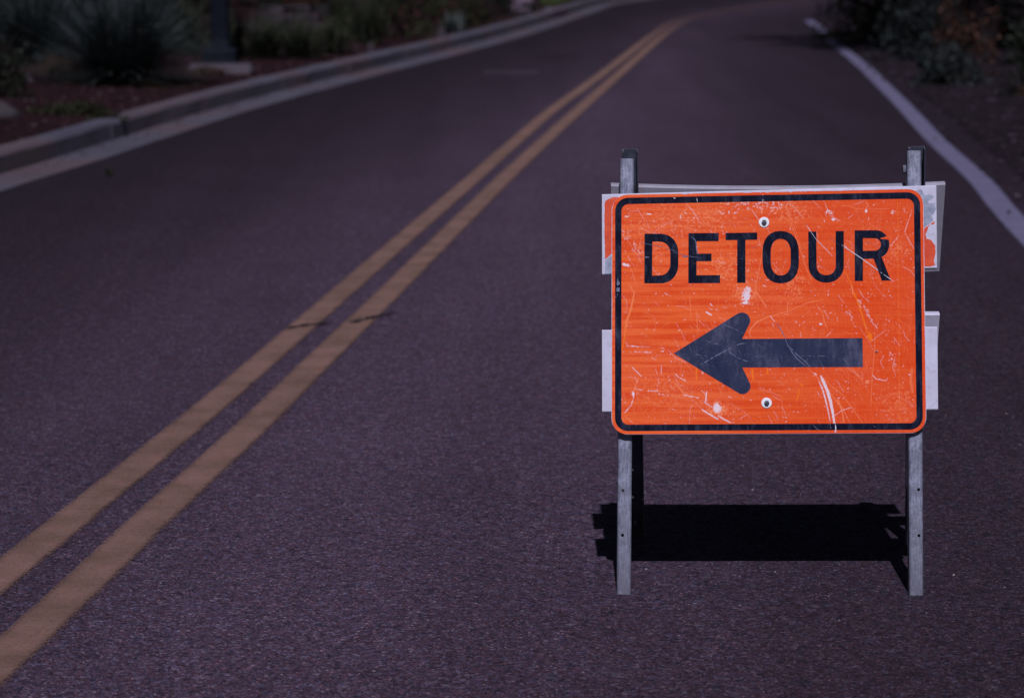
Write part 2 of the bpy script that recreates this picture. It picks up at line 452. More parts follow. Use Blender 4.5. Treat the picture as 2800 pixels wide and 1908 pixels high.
N.l(N.ramp(N.noise(v, 12, 4, 0.7), [(0.35, 0.05), (0.65, 0.6)]), mx.inputs[0]); N.l(tr.outputs[0], mx.inputs[1]); N.l(N.b.outputs[0], mx.inputs[2])
N.l(mx.outputs[0], N.t.nodes['Material Output'].inputs[0])
c_ = crack([(-0.33, 29.8), (0.0, 29.7), (0.30, 29.8)], 0.55, ''); c_.name = 'scrape_mark'; c_.data.materials[0] = N.m

# ------------------------------------------------------------------ the barricade
S = 0.000885                                     # one drawing unit on the sign face, in metres
U0, V0 = 2102.0, 1185.0
def uv2(x, y): return ((x - U0) * S, (V0 - y) * S)

AF = R(12.0)
E_UP = Vector((0, math.sin(AF), math.cos(AF))); N_OUT = Vector((0, -math.cos(AF), math.sin(AF)))
FOOT = Vector((0.62, 6.452, 0.0))
root = empty('sign_barricade', (0.62, 6.70, 0))
tag(root, 'folding metal legged barricade carrying an orange DETOUR sign with a left arrow', 'barricade')
RI = root.matrix_basis.inverted()
def frame(u, v, o):                              # matrix with X right, Y up the slope, Z to the viewer
    p = FOOT + Vector((u, 0, 0)) + E_UP * v + N_OUT * o
    M = Matrix(((1, 0, 0, p.x - 0.62), (0, E_UP.y, N_OUT.y, p.y - 6.70), (0, E_UP.z, N_OUT.z, p.z), (0, 0, 0, 1)))
    return M
M_SIGN = frame(0.6197 - 0.62, 0.3869, 0.022)

# --- materials of the barricade
def metal_mat(name, c1, c2, scratch=True):
    N = Nodes(name); v = N.coord(); vs_ = N.coord(scale=(1, 0.08, 1))
    a = N.noise(v, 120, 5, 0.8); b = N.noise(vs_, 300, 3, 0.7); l = N.noise(v, 17, 5, 0.7)
    f = N.math('ADD', N.math('MULTIPLY', a, 0.5), N.math('MULTIPLY', b, 0.5))
    c = N.ramp(f, [(0.34, c1), (0.66, c2)])
    c = N.mix(1.0, c, N.ramp(l, [(0.3, 0.62), (0.7, 1.35)]), 'MULTIPLY')
    vr = N.coord(scale=(1, 1, 1)); ru = N.noise(vr, 22, 5, 0.7)
    c = N.mix(N.ramp(ru, [(0.60, 0.0), (0.72, 0.55)]), c, (0.11, 0.085, 0.095))
    sy = N.n("ShaderNodeSeparateXYZ"); N.l(v, sy.inputs[0])
    low_ = N.ramp(N.math('ADD', sy.outputs[1], N.math('MULTIPLY', l, 0.12)), [(0.02, 0.55), (0.34, 0.0)])
    c = N.mix(low_, c, (0.105, 0.095, 0.125))
    scr = N.noise(N.coord(scale=(1, 0.12, 1), rot=(0, 0, R(28))), 90, 2, 0.5)
    c = N.mix(N.ramp(scr, [(0.70, 0.0), (0.73, 0.7)]), c, (0.62, 0.64, 0.78))
    N.color(c); N.set(Metallic=0.3, Roughness=0.45); N.bump(f, 0.12, 0.001)
    return N.m
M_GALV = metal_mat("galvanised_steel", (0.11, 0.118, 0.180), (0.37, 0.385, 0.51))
M_DARKM = metal_mat("dark_steel", (0.045, 0.05, 0.075), (0.12, 0.13, 0.18))  # same steel recipe in darker tones, for the rear legs
N = Nodes("white_plastic"); v = N.coord()
c = N.ramp(N.noise(v, 11, 5, 0.65), [(0.3, (0.50, 0.49, 0.62)), (0.65, (0.60, 0.59, 0.76))])
c = N.mix(N.ramp(N.noise(v, 35, 4, 0.75), [(0.54, 0.0), (0.72, 0.6)]), c, (0.36, 0.29, 0.32))
cr_ = N.vor(N.coord(scale=(1, 0.3, 1)), 26, 'DISTANCE_TO_EDGE')
c = N.mix(N.ramp(cr_, [(0.0, 0.35), (0.006, 0.0)]), c, (0.2, 0.17, 0.2))
N.color(c); N.set(Roughness=0.5, Specular_IOR_Level=0.35); M_WPL = N.m
N = Nodes("old_white_plastic"); v = N.coord()
c = N.ramp(N.noise(v, 9, 5, 0.65), [(0.3, (0.24, 0.235, 0.30)), (0.65, (0.36, 0.35, 0.44))])
N.color(N.mix(N.ramp(N.noise(N.coord(scale=(1, 0.2, 1)), 30, 3, 0.6), [(0.6, 0.0), (0.75, 0.4)]), c, (0.36, 0.24, 0.22))); N.set(Roughness=0.6); M_WPB = N.m
N = Nodes("peeling_orange"); v = N.coord()
c = N.ramp(N.noise(v, 40, 4, 0.7), [(0.3, (0.60, 0.055, 0.018)), (0.7, (0.78, 0.11, 0.045))])
N.color(N.mix(N.ramp(N.noise(v, 120, 4, 0.8), [(0.64, 0.0), (0.69, 0.7)]), c, (0.6, 0.4, 0.42))); N.set(Roughness=0.5); M_ORS = N.m
N = Nodes("red_sheeting"); v = N.coord(); N.color(N.ramp(N.noise(v, 60, 3), [(0.3, (0.36, 0.008, 0.006)), (0.7, (0.55, 0.02, 0.012))])); M_RED = N.m
N = Nodes("grey_sheeting"); v = N.coord(); N.color(N.ramp(N.noise(v, 60, 4, 0.7), [(0.35, (0.23, 0.26, 0.36)), (0.65, (0.38, 0.42, 0.55))])); N.set(Roughness=0.4); M_GRS = N.m

# orange retroreflective sheet
N = Nodes("orange_sheeting"); v = N.coord()
hexv = N.coord(scale=(1.0, 1.0, 1.0))
cell = N.vor(hexv, 300, rnd=0.10)
big = N.noise(v, 5, 5, 0.65); band = N.noise(N.coord(scale=(0.05, 1, 1)), 75, 3, 0.6)
smear = N.noise(N.coord(scale=(1, 0.45, 1), rot=(0, 0, R(35))), 95, 6, 0.85)
speck = N.noise(v, 420, 3, 0.95)
c = N.ramp(cell, [(0.0, (0.94, 0.094, 0.007)), (0.35, (0.84, 0.068, 0.004)), (0.75, (0.46, 0.014, 0.0015))])
pale = (0.95, 0.175, 0.060)
f1 = N.math('MULTIPLY', N.ramp(band, [(0.40, 0.0), (0.60, 1.0)]), N.ramp(N.attr('rub'), [(0.1, 0.25), (0.8, 1.0)]))
c = N.mix(f1, c, (0.92, 0.140, 0.028))
f2 = N.math('MULTIPLY', N.ramp(smear, [(0.42, 0.0), (0.70, 0.9)]), N.ramp(big, [(0.35, 0.25), (0.65, 0.95)]))
c = N.mix(f2, c, (0.90, 0.145, 0.042))
f3 = N.math('MULTIPLY', N.ramp(speck, [(0.56, 0.0), (0.66, 0.85)]), N.ramp(big, [(0.36, 0.10), (0.64, 0.9)]))
c = N.mix(f3, c, (0.9, 0.42, 0.33))
c = N.mix(N.attr('yel'), c, (0.98, 0.19, 0.012))
c = N.mix(N.math('MULTIPLY', N.attr('pale'), N.ramp(speck, [(0.30, 0.35), (0.52, 1.0)])), c, (0.97, 0.26, 0.12))
c = N.mix(N.math('MULTIPLY', N.attr('white'), N.ramp(speck, [(0.34, 0.25), (0.50, 1.0)])), c, (0.86, 0.76, 0.86))
c = N.mix(N.attr('dark'), c, (0.16, 0.03, 0.02))
N.color(c); N.set(Roughness=0.40, Specular_IOR_Level=0.18); N.bump(smear, 0.10, 0.001)
M_ORG = N.m
def ink_mat(name, c1, c2, amt, scl=1.0):
    N = Nodes(name); v = N.coord()
    a = N.noise(N.coord(rot=(0, 0, R(35)), scale=(1, 0.25, 1)), 60 * scl, 5, 0.75); b = N.noise(v, 18 * scl, 5, 0.7); sp = N.noise(v, 260, 3, 0.85)
    c = N.mix(N.math('MULTIPLY', N.ramp(a, [(0.45, 0.0), (0.7, amt)]), N.ramp(b, [(0.4, 0.1), (0.65, 1.0)])), c1, c2)
    c = N.mix(N.ramp(sp, [(0.70, 0.0), (0.76, 0.5)]), c, (0.25, 0.25, 0.33))
    edge = N.noise(v, 55, 5, 0.75)
    c = N.mix(N.math('MULTIPLY', N.ramp(edge, [(0.66, 0.0), (0.70, 0.9)]), N.ramp(b, [(0.5, 0.0), (0.62, 1.0)])), c, (0.55, 0.07, 0.03))
    N.color(c); N.set(Roughness=0.55, Specular_IOR_Level=0.08); return N.m
M_INK = ink_mat("navy_black_print", (0.0030, 0.0048, 0.0190), (0.065, 0.080, 0.14), 0.75)
N = Nodes("scuffed_navy_print"); v = N.coord()
a = N.noise(N.coord(rot=(0, 0, R(-30)), scale=(1, 0.3, 1)), 26, 6, 0.75); b = N.noise(v, 9, 4, 0.6); sp = N.noise(v, 320, 3, 0.8)
c = N.ramp(N.math('ADD', N.math('MULTIPLY', a, 0.6), N.math('MULTIPLY', b, 0.4)), [(0.36, (0.012, 0.020, 0.060)), (0.5, (0.030, 0.038, 0.085)), (0.64, (0.105, 0.108, 0.185))])
c = N.mix(1.0, c, N.ramp(sp, [(0.3, 0.7), (0.7, 1.3)]), 'MULTIPLY')
N.color(c); N.set(Roughness=0.5, Specular_IOR_Level=0.12); M_ARROW = N.m
N = Nodes("zinc"); N.color((0.86, 0.90, 0.98)); N.set(Roughness=0.35, Metallic=0.0, Specular_IOR_Level=0.5); M_ZINC = N.m
N = Nodes("dark_bolt"); v = N.coord(); N.color(N.ramp(N.noise(v, 200, 2), [(0.4, (0.03, 0.035, 0.05)), (0.6, (0.22, 0.24, 0.30))])); N.set(Roughness=0.4, Metallic=0.5); M_BOLT = N.m
N = Nodes("scratch_white"); N.color((0.72, 0.70, 0.82)); M_SCW = N.m
N = Nodes("scratch_grey"); N.color((0.17, 0.19, 0.30)); M_SCG = N.m

# --- boards: hollow extruded plastic planks with a lipped edge
def board_mesh(name, w_, h_, t_, mat, sag=0.0, tilt=0.0, bow=0.0):
    """front face at z=0, thickness towards -z, origin bottom left"""
    n = 25; V = []; F = []
    e = 0.003
    prof = [(0, -t_ + e), (0, -e), (e, 0), (h_ - e, 0), (h_, -e), (h_, -t_ * 0.42), (h_ - 0.0025, -t_ * 0.45), (h_ - 0.0025, -t_ * 0.55), (h_, -t_ * 0.58), (h_, -t_ + e), (h_ - e, -t_), (e, -t_)]
    m = len(prof)
    for i in range(n):
        t = i / (n - 1)
        dy = -sag * (1 - (2 * t - 1) ** 2) + tilt * t
        for (y, z) in prof: V.append((w_ * t, y + dy * (1 if y > h_ / 2 else 0.7), z + bow * (1 - (2 * t - 1) ** 2)))
    for i in range(n - 1):
        for j in range(m):
            k = (j + 1) % m
            F.append((i * m + j, i * m + k, (i + 1) * m + k, (i + 1) * m + j))
    F.append(tuple(range(m))); F.append(tuple((n - 1) * m + j for j in reversed(range(m))))
    F = [tuple(reversed(f)) for f in F]
    return mesh(name, V, F, mat)

def poly_decal(name, loops, mat, z, M, parent):
    """loops in sign drawing units, first the outline then any holes"""
    P = [[Vector((*uv2(*p), 0)) for p in L] for L in loops]
    tris = tessellate_polygon(P); flat = [p for L in P for p in L]
    V = [(p.x, p.y, z) for p in flat]; F = []
    for t in tris:
        a, b, c = (flat[i] for i in t)
        F.append(t if (b - a).cross(c - a).z > 0 else tuple(reversed(t)))
    return obj(name, mesh(name, V, F, mat), parent, M)

def arc(cx, cy, rx, ry, a0, a1, n=10, p=2.0):
    out = []
    for i in range(n + 1):
        a = R(a0 + (a1 - a0) * i / n); c_, s_ = math.cos(a), math.sin(a)
        out.append((cx + rx * math.copysign(abs(c_) ** (2 / p), c_), cy - ry * math.copysign(abs(s_) ** (2 / p), s_)))
    return out
def ragged(L, amp=1.2, step=2.5):
    out = []
    for i in range(len(L)):
        a = np.array(L[i], float); b = np.array(L[(i + 1) % len(L)], float)
        k = max(1, int(np.linalg.norm(b - a) / step))
        for j in range(k): out.append(tuple(a + (b - a) * j / k + rng.normal(0, amp, 2)))
    return out

# front boards (behind the sign, in front of the front legs)
def local(x, y, o): # matrix at drawing coords on a plane offset o relative to the sign plane
    u, v = uv2(x, y); return M_SIGN @ Matrix.Translation((u, v, o))
fb = board_mesh('board', 0.8115, 0.197, 0.0195, M_WPL, sag=0.0, tilt=0.022, bow=0)
b1 = obj('board', fb, root, local(1648.5, 752, -0.0035)); b1['label'] = 'upper front board with peeling orange and white stripes'
fb2 = board_mesh('board', 0.8115, 0.200, 0.0195, M_WPL, tilt=0.008)
b2 = obj('board', fb2, root, local(1648, 1127.5, -0.0035)); b2['label'] = 'plain white lower front board'
def on_board(L, mat, name='reflective_stripe', z=-0.0031):
    BI = b1.matrix_basis.inverted() @ M_SIGN
    return poly_decal(name, [ragged(L, 0.5)], mat, z, BI, b1)
on_board([(1656, 552), (1664, 543), (1678, 538), (1700, 537), (1700, 672), (1657, 708), (1655, 640), (1655, 590)], M_ORS)
on_board([(1657, 712), (1700, 676), (1700, 748), (1656, 748)], M_GRS)
on_board([(2500, 650), (2530, 625), (2545, 613), (2560, 604), (2558, 612), (2545, 613), (2540, 628), (2534, 640), (2538, 652), (2550, 655), (2561, 672), (2562, 690), (2557, 712), (2560, 724), (2548, 728), (2500, 730)], M_ORS)
on_board([(2500, 620), (2500, 520), (2527, 519), (2532, 532), (2545, 531), (2558, 534), (2552, 543), (2541, 549), (2545, 556), (2562, 553), (2563, 572), (2552, 590), (2556, 602), (2530, 622)], M_GRS)
on_board([(2514, 525), (2519, 515), (2527, 521), (2528, 530), (2520, 534)], M_GRS, z=-0.0029)

# --- legs
def tube_leg(name, length, holes, mat, w_=0.0342, r=0.006, hole_r=0.0038):
    """rounded square tube along +Y, front face at z=0, back at z=-w, real drilled holes through front and back"""
    V = []; F = []
    def quad_strip(prof, ys):
        base = len(V)
        for y in ys:
            for (x, z) in prof: V.append((x, y, z))
        m = len(prof)
        for i in range(len(ys) - 1):
            for j in range(m - 1):
                F.append((base + i * m + j, base + i * m + j + 1, base + (i + 1) * m + j + 1, base + (i + 1) * m + j))
    a = w_ / 2; f = a - r
    sideR = [(f, 0)] + [(f + r * math.sin(R(t)), -r + r * math.cos(R(t))) for t in (22.5, 45, 67.5)] + [(a, -r), (a, -w_ + r)] + \
            [(f + r * math.cos(R(t)), -w_ + r - r * math.sin(R(t))) for t in (22.5, 45, 67.5)] + [(f, -w_)]
    sideL = [(-x, z) for (x, z) in reversed(sideR)]
    quad_strip(sideR, [0, length]); quad_strip(sideL, [0, length])
    def face_with_holes(z, flip):
        def addF(t): F.append(tuple(reversed(t)) if flip else tuple(t))
        cuts = [0.0]
        hs = sorted(holes)
        for (hy, hx) in hs: cuts += [hy - 0.009, hy + 0.009]
        cuts.append(length)
        for i in range(0, len(cuts), 2):
            b = len(V); y0, y1 = cuts[i], cuts[i + 1]
            V.extend([(-f, y0, z), (f, y0, z), (f, y1, z), (-f, y1, z)]); addF((b, b + 1, b + 2, b + 3))
        for (hy, hx) in hs:
            y0, y1 = hy - 0.009, hy + 0.009
            b = len(V); nn = 16
            for k in range(nn):
                t = R(45 + 360 / nn * k - 180 + 0); V.append((hx + hole_r * math.cos(t), hy + hole_r * math.sin(t), z))
            for k in range(nn):
                t = 45 + 360 / nn * k - 180; t = t % 360
                q, fr = int(((t + 45) % 360) // 90), (((t + 45) % 360) % 90) / 90
                # walk the square outline
                corner = [((f, y0), (f, y1)), ((f, y1), (-f, y1)), ((-f, y1), (-f, y0)), ((-f, y0), (f, y0))][q]
                V.append((corner[0][0] + (corner[1][0] - corner[0][0]) * fr, corner[0][1] + (corner[1][1] - corner[0][1]) * fr, z))
            for k in range(nn):
                j = (k + 1) % nn
                addF((b + k, b + nn + k, b + nn + j, b + j))
            b2_ = len(V)
            for k in range(nn):
                t = R(45 + 360 / nn * k - 180); V.append((hx + hole_r * math.cos(t), hy + hole_r * math.sin(t), z + (0.0025 if flip else -0.0025)))
            for k in range(nn):
                j = (k + 1) % nn; addF((b + j, b2_ + j, b2_ + k, b + k))
    face_with_holes(0, False); face_with_holes(-w_, True)
    # feet: closed bottom cap, open top with a wall rim
    prof = sideR + sideL; b = len(V)
    for (x, z) in prof: V.append((x, 0, z))
    F.append(tuple(b + i for i in range(len(prof))))
    b = len(V); cx, cz = 0, -w_ / 2
    for (x, z) in prof: V.append((x, length, z))
    for (x, z) in prof: V.append((cx + (x - cx) * 0.86, length, cz + (z - cz) * 0.86))
    for (x, z) in prof: V.append((cx + (x - cx) * 0.86, length - 0.05, cz + (z - cz) * 0.86))
    m = len(prof)
    for i in range(m):
        j = (i + 1) % m
        F.append((b + i, b + m + i, b + m + j, b + j)); F.append((b + m + i, b + 2 * m + i, b + 2 * m + j, b + m + j))
    return mesh(name, V, F, mat)

def leg_matrix(foot, top):
    """Y axis from foot to top, Z towards the viewer side"""
    Y = (top - foot).normalized(); X = Vector((1, 0, 0)); Z = X.cross(Y).normalized(); X = Y.cross(Z)
    M = Matrix(((X.x, Y.x, Z.x, foot.x), (X.y, Y.y, Z.y, foot.y), (X.z, Y.z, Z.z, foot.z), (0, 0, 0, 1)))
    return RI @ M, (top - foot).length
def on_front(x, v_): return FOOT + Vector((x - 0.62, 0, 0)) + E_UP * v_
M1, L1 = leg_matrix(Vector((0.2700, 6.446, 0.001)), on_front(0.2805, 1.0565))
l = obj('leg', tube_leg('leg', L1, [(0.2500, -0.0045), (0.1425, -0.0045)], M_GALV), root, M1); l['label'] = 'front leg, bright worn steel, drilled'
M2, L2 = leg_matrix(Vector((0.9745, 6.437, 0.001)), on_front(0.9800, 1.076))
l = obj('leg', tube_leg('leg', L2, [(0.2545, 0.006), (0.1435, 0.006)], M_GALV), root, M2); l['label'] = 'front leg, bright worn steel, drilled'

# rear legs: open channel section turned to the front
def channel_leg(name, length, mat, w_=0.038, d=0.024, t=0.003, holes=()):
    V = []; F = []
    prof = [(-w_ / 2, 0), (-w_ / 2, -d), (w_ / 2, -d), (w_ / 2, 0), (w_ / 2 - t, 0), (w_ / 2 - t, -d + t), (-w_ / 2 + t, -d + t), (-w_ / 2 + t, 0)]
    m = len(prof)
    f = w_ / 2 - t
    # solid strips except web, web is drilled
    for (i, j) in [(0, 1), (2, 3), (3, 4), (4, 5), (6, 7), (7, 0)]:
        b = len(V); (x0, z0), (x1, z1) = prof[i], prof[j]
        V.extend([(x0, 0, z0), (x1, 0, z1), (x1, length, z1), (x0, length, z0)]); F.append((b, b + 1, b + 2, b + 3))
    for z, ww in ((-d, w_ / 2), (-d + t, f)):
        y = 0
        cuts = [0.0]
        for (hy, hx) in sorted(holes): cuts += [hy - 0.008, hy + 0.008]
        cuts.append(length)
        for i in range(0, len(cuts), 2):
            b = len(V); V.extend([(-ww, cuts[i], z), (ww, cuts[i], z), (ww, cuts[i + 1], z), (-ww, cuts[i + 1], z)]); F.append((b, b + 1, b + 2, b + 3))
        for (hy, hx) in holes:
            b = len(V); nn = 12; r_ = 0.0042
            for k in range(nn):
                a_ = R(360 / nn * k); V.append((hx + r_ * math.cos(a_), hy + r_ * math.sin(a_), z))
            for k in range(nn):
                a_ = R(360 / nn * k); cx, sy = math.cos(a_), math.sin(a_); s_ = 1 / max(abs(cx), abs(sy))
                V.append((cx * s_ * ww, hy + sy * s_ * 0.008, z))
            for k in range(nn):
                j = (k + 1) % nn; F.append((b + k, b + nn + k, b + nn + j, b + j))
    for y in (0, length):
        for q in ((0, 1, 6, 7), (1, 2, 5, 6), (2, 3, 4, 5)):
            b = len(V); V.extend([(prof[i][0], y, prof[i][1]) for i in q]); F.append((b, b + 1, b + 2, b + 3))
    return mesh(name, V, F, mat)

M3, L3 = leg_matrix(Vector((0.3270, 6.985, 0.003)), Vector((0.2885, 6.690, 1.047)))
l = obj('leg', channel_leg('leg', L3, M_DARKM, holes=[(0.205, -0.0095), (0.125, -0.0095)]), root, M3); l['label'] = 'rear leg, dark channel steel'
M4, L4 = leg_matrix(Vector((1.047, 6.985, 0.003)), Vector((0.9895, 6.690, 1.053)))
l = obj('leg', channel_leg('leg', L4, M_DARKM, w_=0.040), root, M4); l['label'] = 'rear leg, dark channel steel'

# rear boards, fixed to the back of the rear legs
def rear_board(xl, ztop, h_, w_, sag, mat, label, tilt=0):
    # rear slope: from (y 6.985, z 0) to (y 6.715, z 1.075)
    dy, dz = (6.690 - 6.985), 1.05; L_ = math.hypot(dy, dz); ey, ez = dy / L_, dz / L_
    yb = 6.985 + dy * (ztop / dz) + 0.0262
    z0 = ztop - h_ * ez; y0 = yb - h_ * ey
    Y = Vector((0, ey, ez)); X = Vector((1, 0, 0)); Z = X.cross(Y)
    M = Matrix(((1, 0, 0, xl), (0, Y.y, Z.y, y0), (0, Y.z, Z.z, z0), (0, 0, 0, 1)))
    o = obj('board', board_mesh('board', w_, h_, 0.0195, mat, sag=sag, tilt=tilt), root, RI @ M); o['label'] = label; return o
b3 = rear_board(0.2440, 0.962, 0.236, 0.8240, 0.010, M_WPB, 'sagging grey white upper rear board with a red patch', tilt=0.004)
b4 = rear_board(0.2525, 0.628, 0.205, 0.8240, 0.0, M_WPL, 'lower rear board, dull white')
L = [(0.100, 0.190), (0.102, 0.206), (0.109, 0.2150), (0.125, 0.2175), (0.17, 0.2165), (0.255, 0.2105), (0.33, 0.204), (0.33, 0.15), (0.100, 0.15)]
tt = tessellate_polygon([[Vector((x, y, 0)) for x, y in L]])
o = obj('reflective_stripe', mesh('reflective_stripe', [(x, y - 0.002, 0.0006) for x, y in L], [tuple(t) for t in tt], M_RED), b3); o['label'] = 'red patch on the rear board'

# hex bolts
def lathe(prof, n=24):
    V = []; F = []; m = len(prof)
    for i in range(n):
        a = 2 * math.pi * i / n
        for (r_, z) in prof: V.append((r_ * math.cos(a), r_ * math.sin(a), z))
    for i in range(n):
        j = (i + 1) % n
        for k in range(m - 1): F.append((i * m + k, j * m + k, j * m + k + 1, i * m + k + 1))
    return V, F
def hexhead(r_, h_):
    V, F = lathe([(0.0001, 0), (r_, 0), (r_, h_ * 0.8), (r_ * 0.88, h_), (0.0001, h_)], 6); return V, F

# --- the sign panel
CORN = ((1673.0, 1187.5), (2532.5, 1183.5), (2529.5, 514.0), (1675.0, 531.0))  # bl br tr tl
def bil(s, t):
    (ax, ay), (bx, by), (cx, cy), (dx, dy) = CORN
    x = (1 - t) * ((1 - s) * ax + s * bx) + t * ((1 - s) * dx + s * cx)
    y = (1 - t) * ((1 - s) * ay + s * by) + t * ((1 - s) * dy + s * cy)
    y = y + 2.0 * np.sin(np.pi * s) * t * 0.0
    return x, y
def rrect(x0, y0, x1, y1, r_, n=10, inset=0):
    """rounded rectangle in (s,t) metres space -> list"""
    out = []
    for (cx, cy, a0) in ((x1 - r_, y1 - r_, 0), (x0 + r_, y1 - r_, 90), (x0 + r_, y0 + r_, 180), (x1 - r_, y0 + r_, 270)):
        for i in range(n + 1):
            a = R(a0 + 90 * i / n); out.append((cx + r_ * math.cos(a), cy + r_ * math.sin(a)))
    return out
WS, HS = 858.0, 663.0
def ring(inset, r_):
    return [bil(x / WS, y / HS) for x, y in rrect(inset, inset, WS - inset, HS - inset, r_)]
# aluminium / plastic substrate
outl = ring(0, 45); n = len(outl)
V = [(*uv2(*p), -0.0004) for p in outl] + [(*uv2(*p), -0.0030) for p in outl]
F = [tuple(range(n)), tuple(reversed(range(n, 2 * n)))] + [(i, i + n, (i + 1) % n + n, (i + 1) % n) for i in range(n)]
panel = obj('sign_panel', mesh('sign_panel', V, [tuple(reversed(f)) if k > 1 else f for k, f in enumerate(F)], M_WPL), root, M_SIGN)
panel['label'] = 'orange DETOUR sign panel with black border and left arrow'

# worn orange face: fine grid, wear stored as attributes
nx, ny = 600, 470
tt = np.linspace(0, 1, ny); ins = np.zeros(ny); r_ = 43.0
dd = np.minimum(tt, 1 - tt) * HS
mk = dd < r_; ins[mk] = r_ - np.sqrt(np.maximum(r_ ** 2 - (r_ - dd[mk]) ** 2, 0))
ins += 0.9 + np.abs(np.convolve(rng.normal(0, 1.2, ny), np.ones(3) / 3, 'same'))   # chipped side edges
ss = np.linspace(0, 1, nx)
Sg = (ins[:, None] + ss[None] * (WS - 2 * ins[:, None])) / WS
topchip = np.abs(np.convolve(rng.normal(0, 2.2, nx), np.ones(9) / 9, 'same')) * 1.3
Tg = np.repeat(tt[:, None], nx, 1)
top_in = (1.0 + topchip[None] * np.clip(np.sin(np.pi * ss[None]) * 1.4, 0, 1)) / HS
Tg = np.where(Tg > 0.97, 0.97 + (Tg - 0.97) * (0.03 - top_in) / 0.03, Tg)
Tg = np.where(Tg < 0.01, 0.01 + (Tg - 0.01) * (1 - 0.12), Tg)
GX, GY = bil(Sg, Tg)
V = np.stack([(GX - U0) * S, (V0 - GY) * S, np.full_like(GX, 0.0)], 2).reshape(-1, 3)
idx = np.arange(nx * ny).reshape(ny, nx)
F = np.stack([idx[:-1, :-1], idx[:-1, 1:], idx[1:, 1:], idx[1:, :-1]], 2).reshape(-1, 4)
fields = {k: np.zeros((ny, nx)) for k in ('white', 'pale', 'yel', 'dark')}
rough1 = rng.uniform(0, 1, (ny, nx))
def sm(a):
    return (a + np.roll(a, 1, 0) + np.roll(a, -1, 0) + np.roll(a, 1, 1) + np.roll(a, -1, 1)) / 5
rough2 = sm(sm(rough1)); rough2 = (rough2 - rough2.min()) / (rough2.max() - rough2.min())
rough3 = sm(sm(sm(sm(rough2)))); rough3 = (rough3 - rough3.min()) / (rough3.max() - rough3.min())
def stroke(kind, pts, wd=1.5, val=1.0, brk=0.25, taper=True):
    pts = np.array(pts, float); fld = fields[kind]
    wd = np.interp(np.linspace(0, 1, len(pts)), np.linspace(0, 1, len(wd)), wd) if isinstance(wd, (list, tuple)) else np.full(len(pts), float(wd))
    x0, y0 = pts.min(0) - 8; x1, y1 = pts.max(0) + 8
    i0 = max(0, int((x0 - 1673) / WS * nx)); i1 = min(nx, int((x1 - 1673) / WS * nx) + 2)
    j0 = max(0, int((1187 - y1) / HS * ny) - 12); j1 = min(ny, int((1187 - y0) / HS * ny) + 14)
    if i1 <= i0 or j1 <= j0: return
    X = GX[j0:j1, i0:i1]; Y = GY[j0:j1, i0:i1]; best = np.zeros_like(X)
    tot = len(pts) - 1
    for k in range(tot):
        a, b = pts[k], pts[k + 1]; ab = b - a; L2_ = (ab ** 2).sum() + 1e-9
        t = np.clip(((X - a[0]) * ab[0] + (Y - a[1]) * ab[1]) / L2_, 0, 1)
        dist_ = np.hypot(X - a[0] - t * ab[0], Y - a[1] - t * ab[1])
        wv = wd[k] + (wd[k + 1] - wd[k]) * t
        gt = (k + t) / tot
        if taper: wv = wv * np.clip(np.minimum(gt, 1 - gt) * 6 + 0.35, 0, 1)
        m_ = np.clip((wv * 0.5 * (0.7 + 0.6 * rough2[j0:j1, i0:i1]) + 0.55 - dist_) / 1.1, 0, 1)
        best = np.maximum(best, m_)
    best *= np.where(rough2[j0:j1, i0:i1] < brk, 0.25, 1.0) * val
    fld[j0:j1, i0:i1] = np.maximum(fld[j0:j1, i0:i1], best)
def blob(kind, cx, cy, rx, ry, val=1.0, dens=0.5, rot=0):
    X = GX - cx; Y = GY - cy; a = R(rot)
    q = ((X * math.cos(a) + Y * math.sin(a)) / rx) ** 2 + ((-X * math.sin(a) + Y * math.cos(a)) / ry) ** 2
    m_ = np.clip(1.7 - q, 0, 1) * np.clip((rough2 * 0.75 + rough3 * 0.25 - (0.5 - (dens - 0.5) * 0.62 + 0.20 * (q - 0.35))) * 14, 0, 1) * val
    fields[kind][:] = np.maximum(fields[kind], m_)
def hatch(kind, p0, p1, n_, ln=6, ang=45, wd=0.8, spread=3, val=1):
    for i in range(n_):
        t = rng.uniform(); x = p0[0] + (p1[0] - p0[0]) * t + rng.normal(0, spread); y = p0[1] + (p1[1] - p0[1]) * t + rng.normal(0, spread)
        a = R(ang + rng.normal(0, 6)); l_ = ln * rng.uniform(0.4, 1.5)
        stroke(kind, [(x, y), (x + l_ * math.cos(a), y + l_ * math.sin(a))], wd, val)
zT = lambda *q: [(1700 + x / 2.767, 560 + y / 2.767) for x, y in q]
zA = lambda *q: [(1600 + x / 3.772, 380 + y / 3.772) for x, y in q]
zB = lambda *q: [(2120 + x / 3.771, 380 + y / 3.771) for x, y in q]
zC = lambda *q: [(1620 + x / 3.772, 800 + y / 3.772) for x, y in q]
zD = lambda *q: [(2120 + x / 3.771, 800 + y / 3.771) for x, y in q]
stroke('pale', zT((1080, -60), (1075, 0), (1065, 62)), 3.2)
stroke('pale', zT((1075, 330), (1045, 500), (1018, 610), (1020, 650), (1045, 690), (1098, 772)), [1.6, 1.8, 2.2, 4.5])
blob('white', 2043, 811, 12, 27, 1.0, 0.72, 8); blob('pale', 2040, 805, 34, 40, 0.8, 0.6)
stroke('white', zT((640, 808), (662, 822), (683, 835)), 3.4, 1, 0.0)
stroke('white', zT((672, 745), (692, 765)), 1.6)
stroke('pale', zT((1250, -20), (1300, 170), (1345, 300), (1400, 480), (1445, 570)), 1.3)
stroke('pale', zT((1275, 40), (1325, 200), (1375, 370), (1420, 520)), 1.0, 0.8)
stroke('white', zT((1405, 150), (1480, 260), (1600, 385)), 1.0); stroke('white', zT((1670, 300), (1830, 410), (1960, 505), (2062, 578)), 1.4)
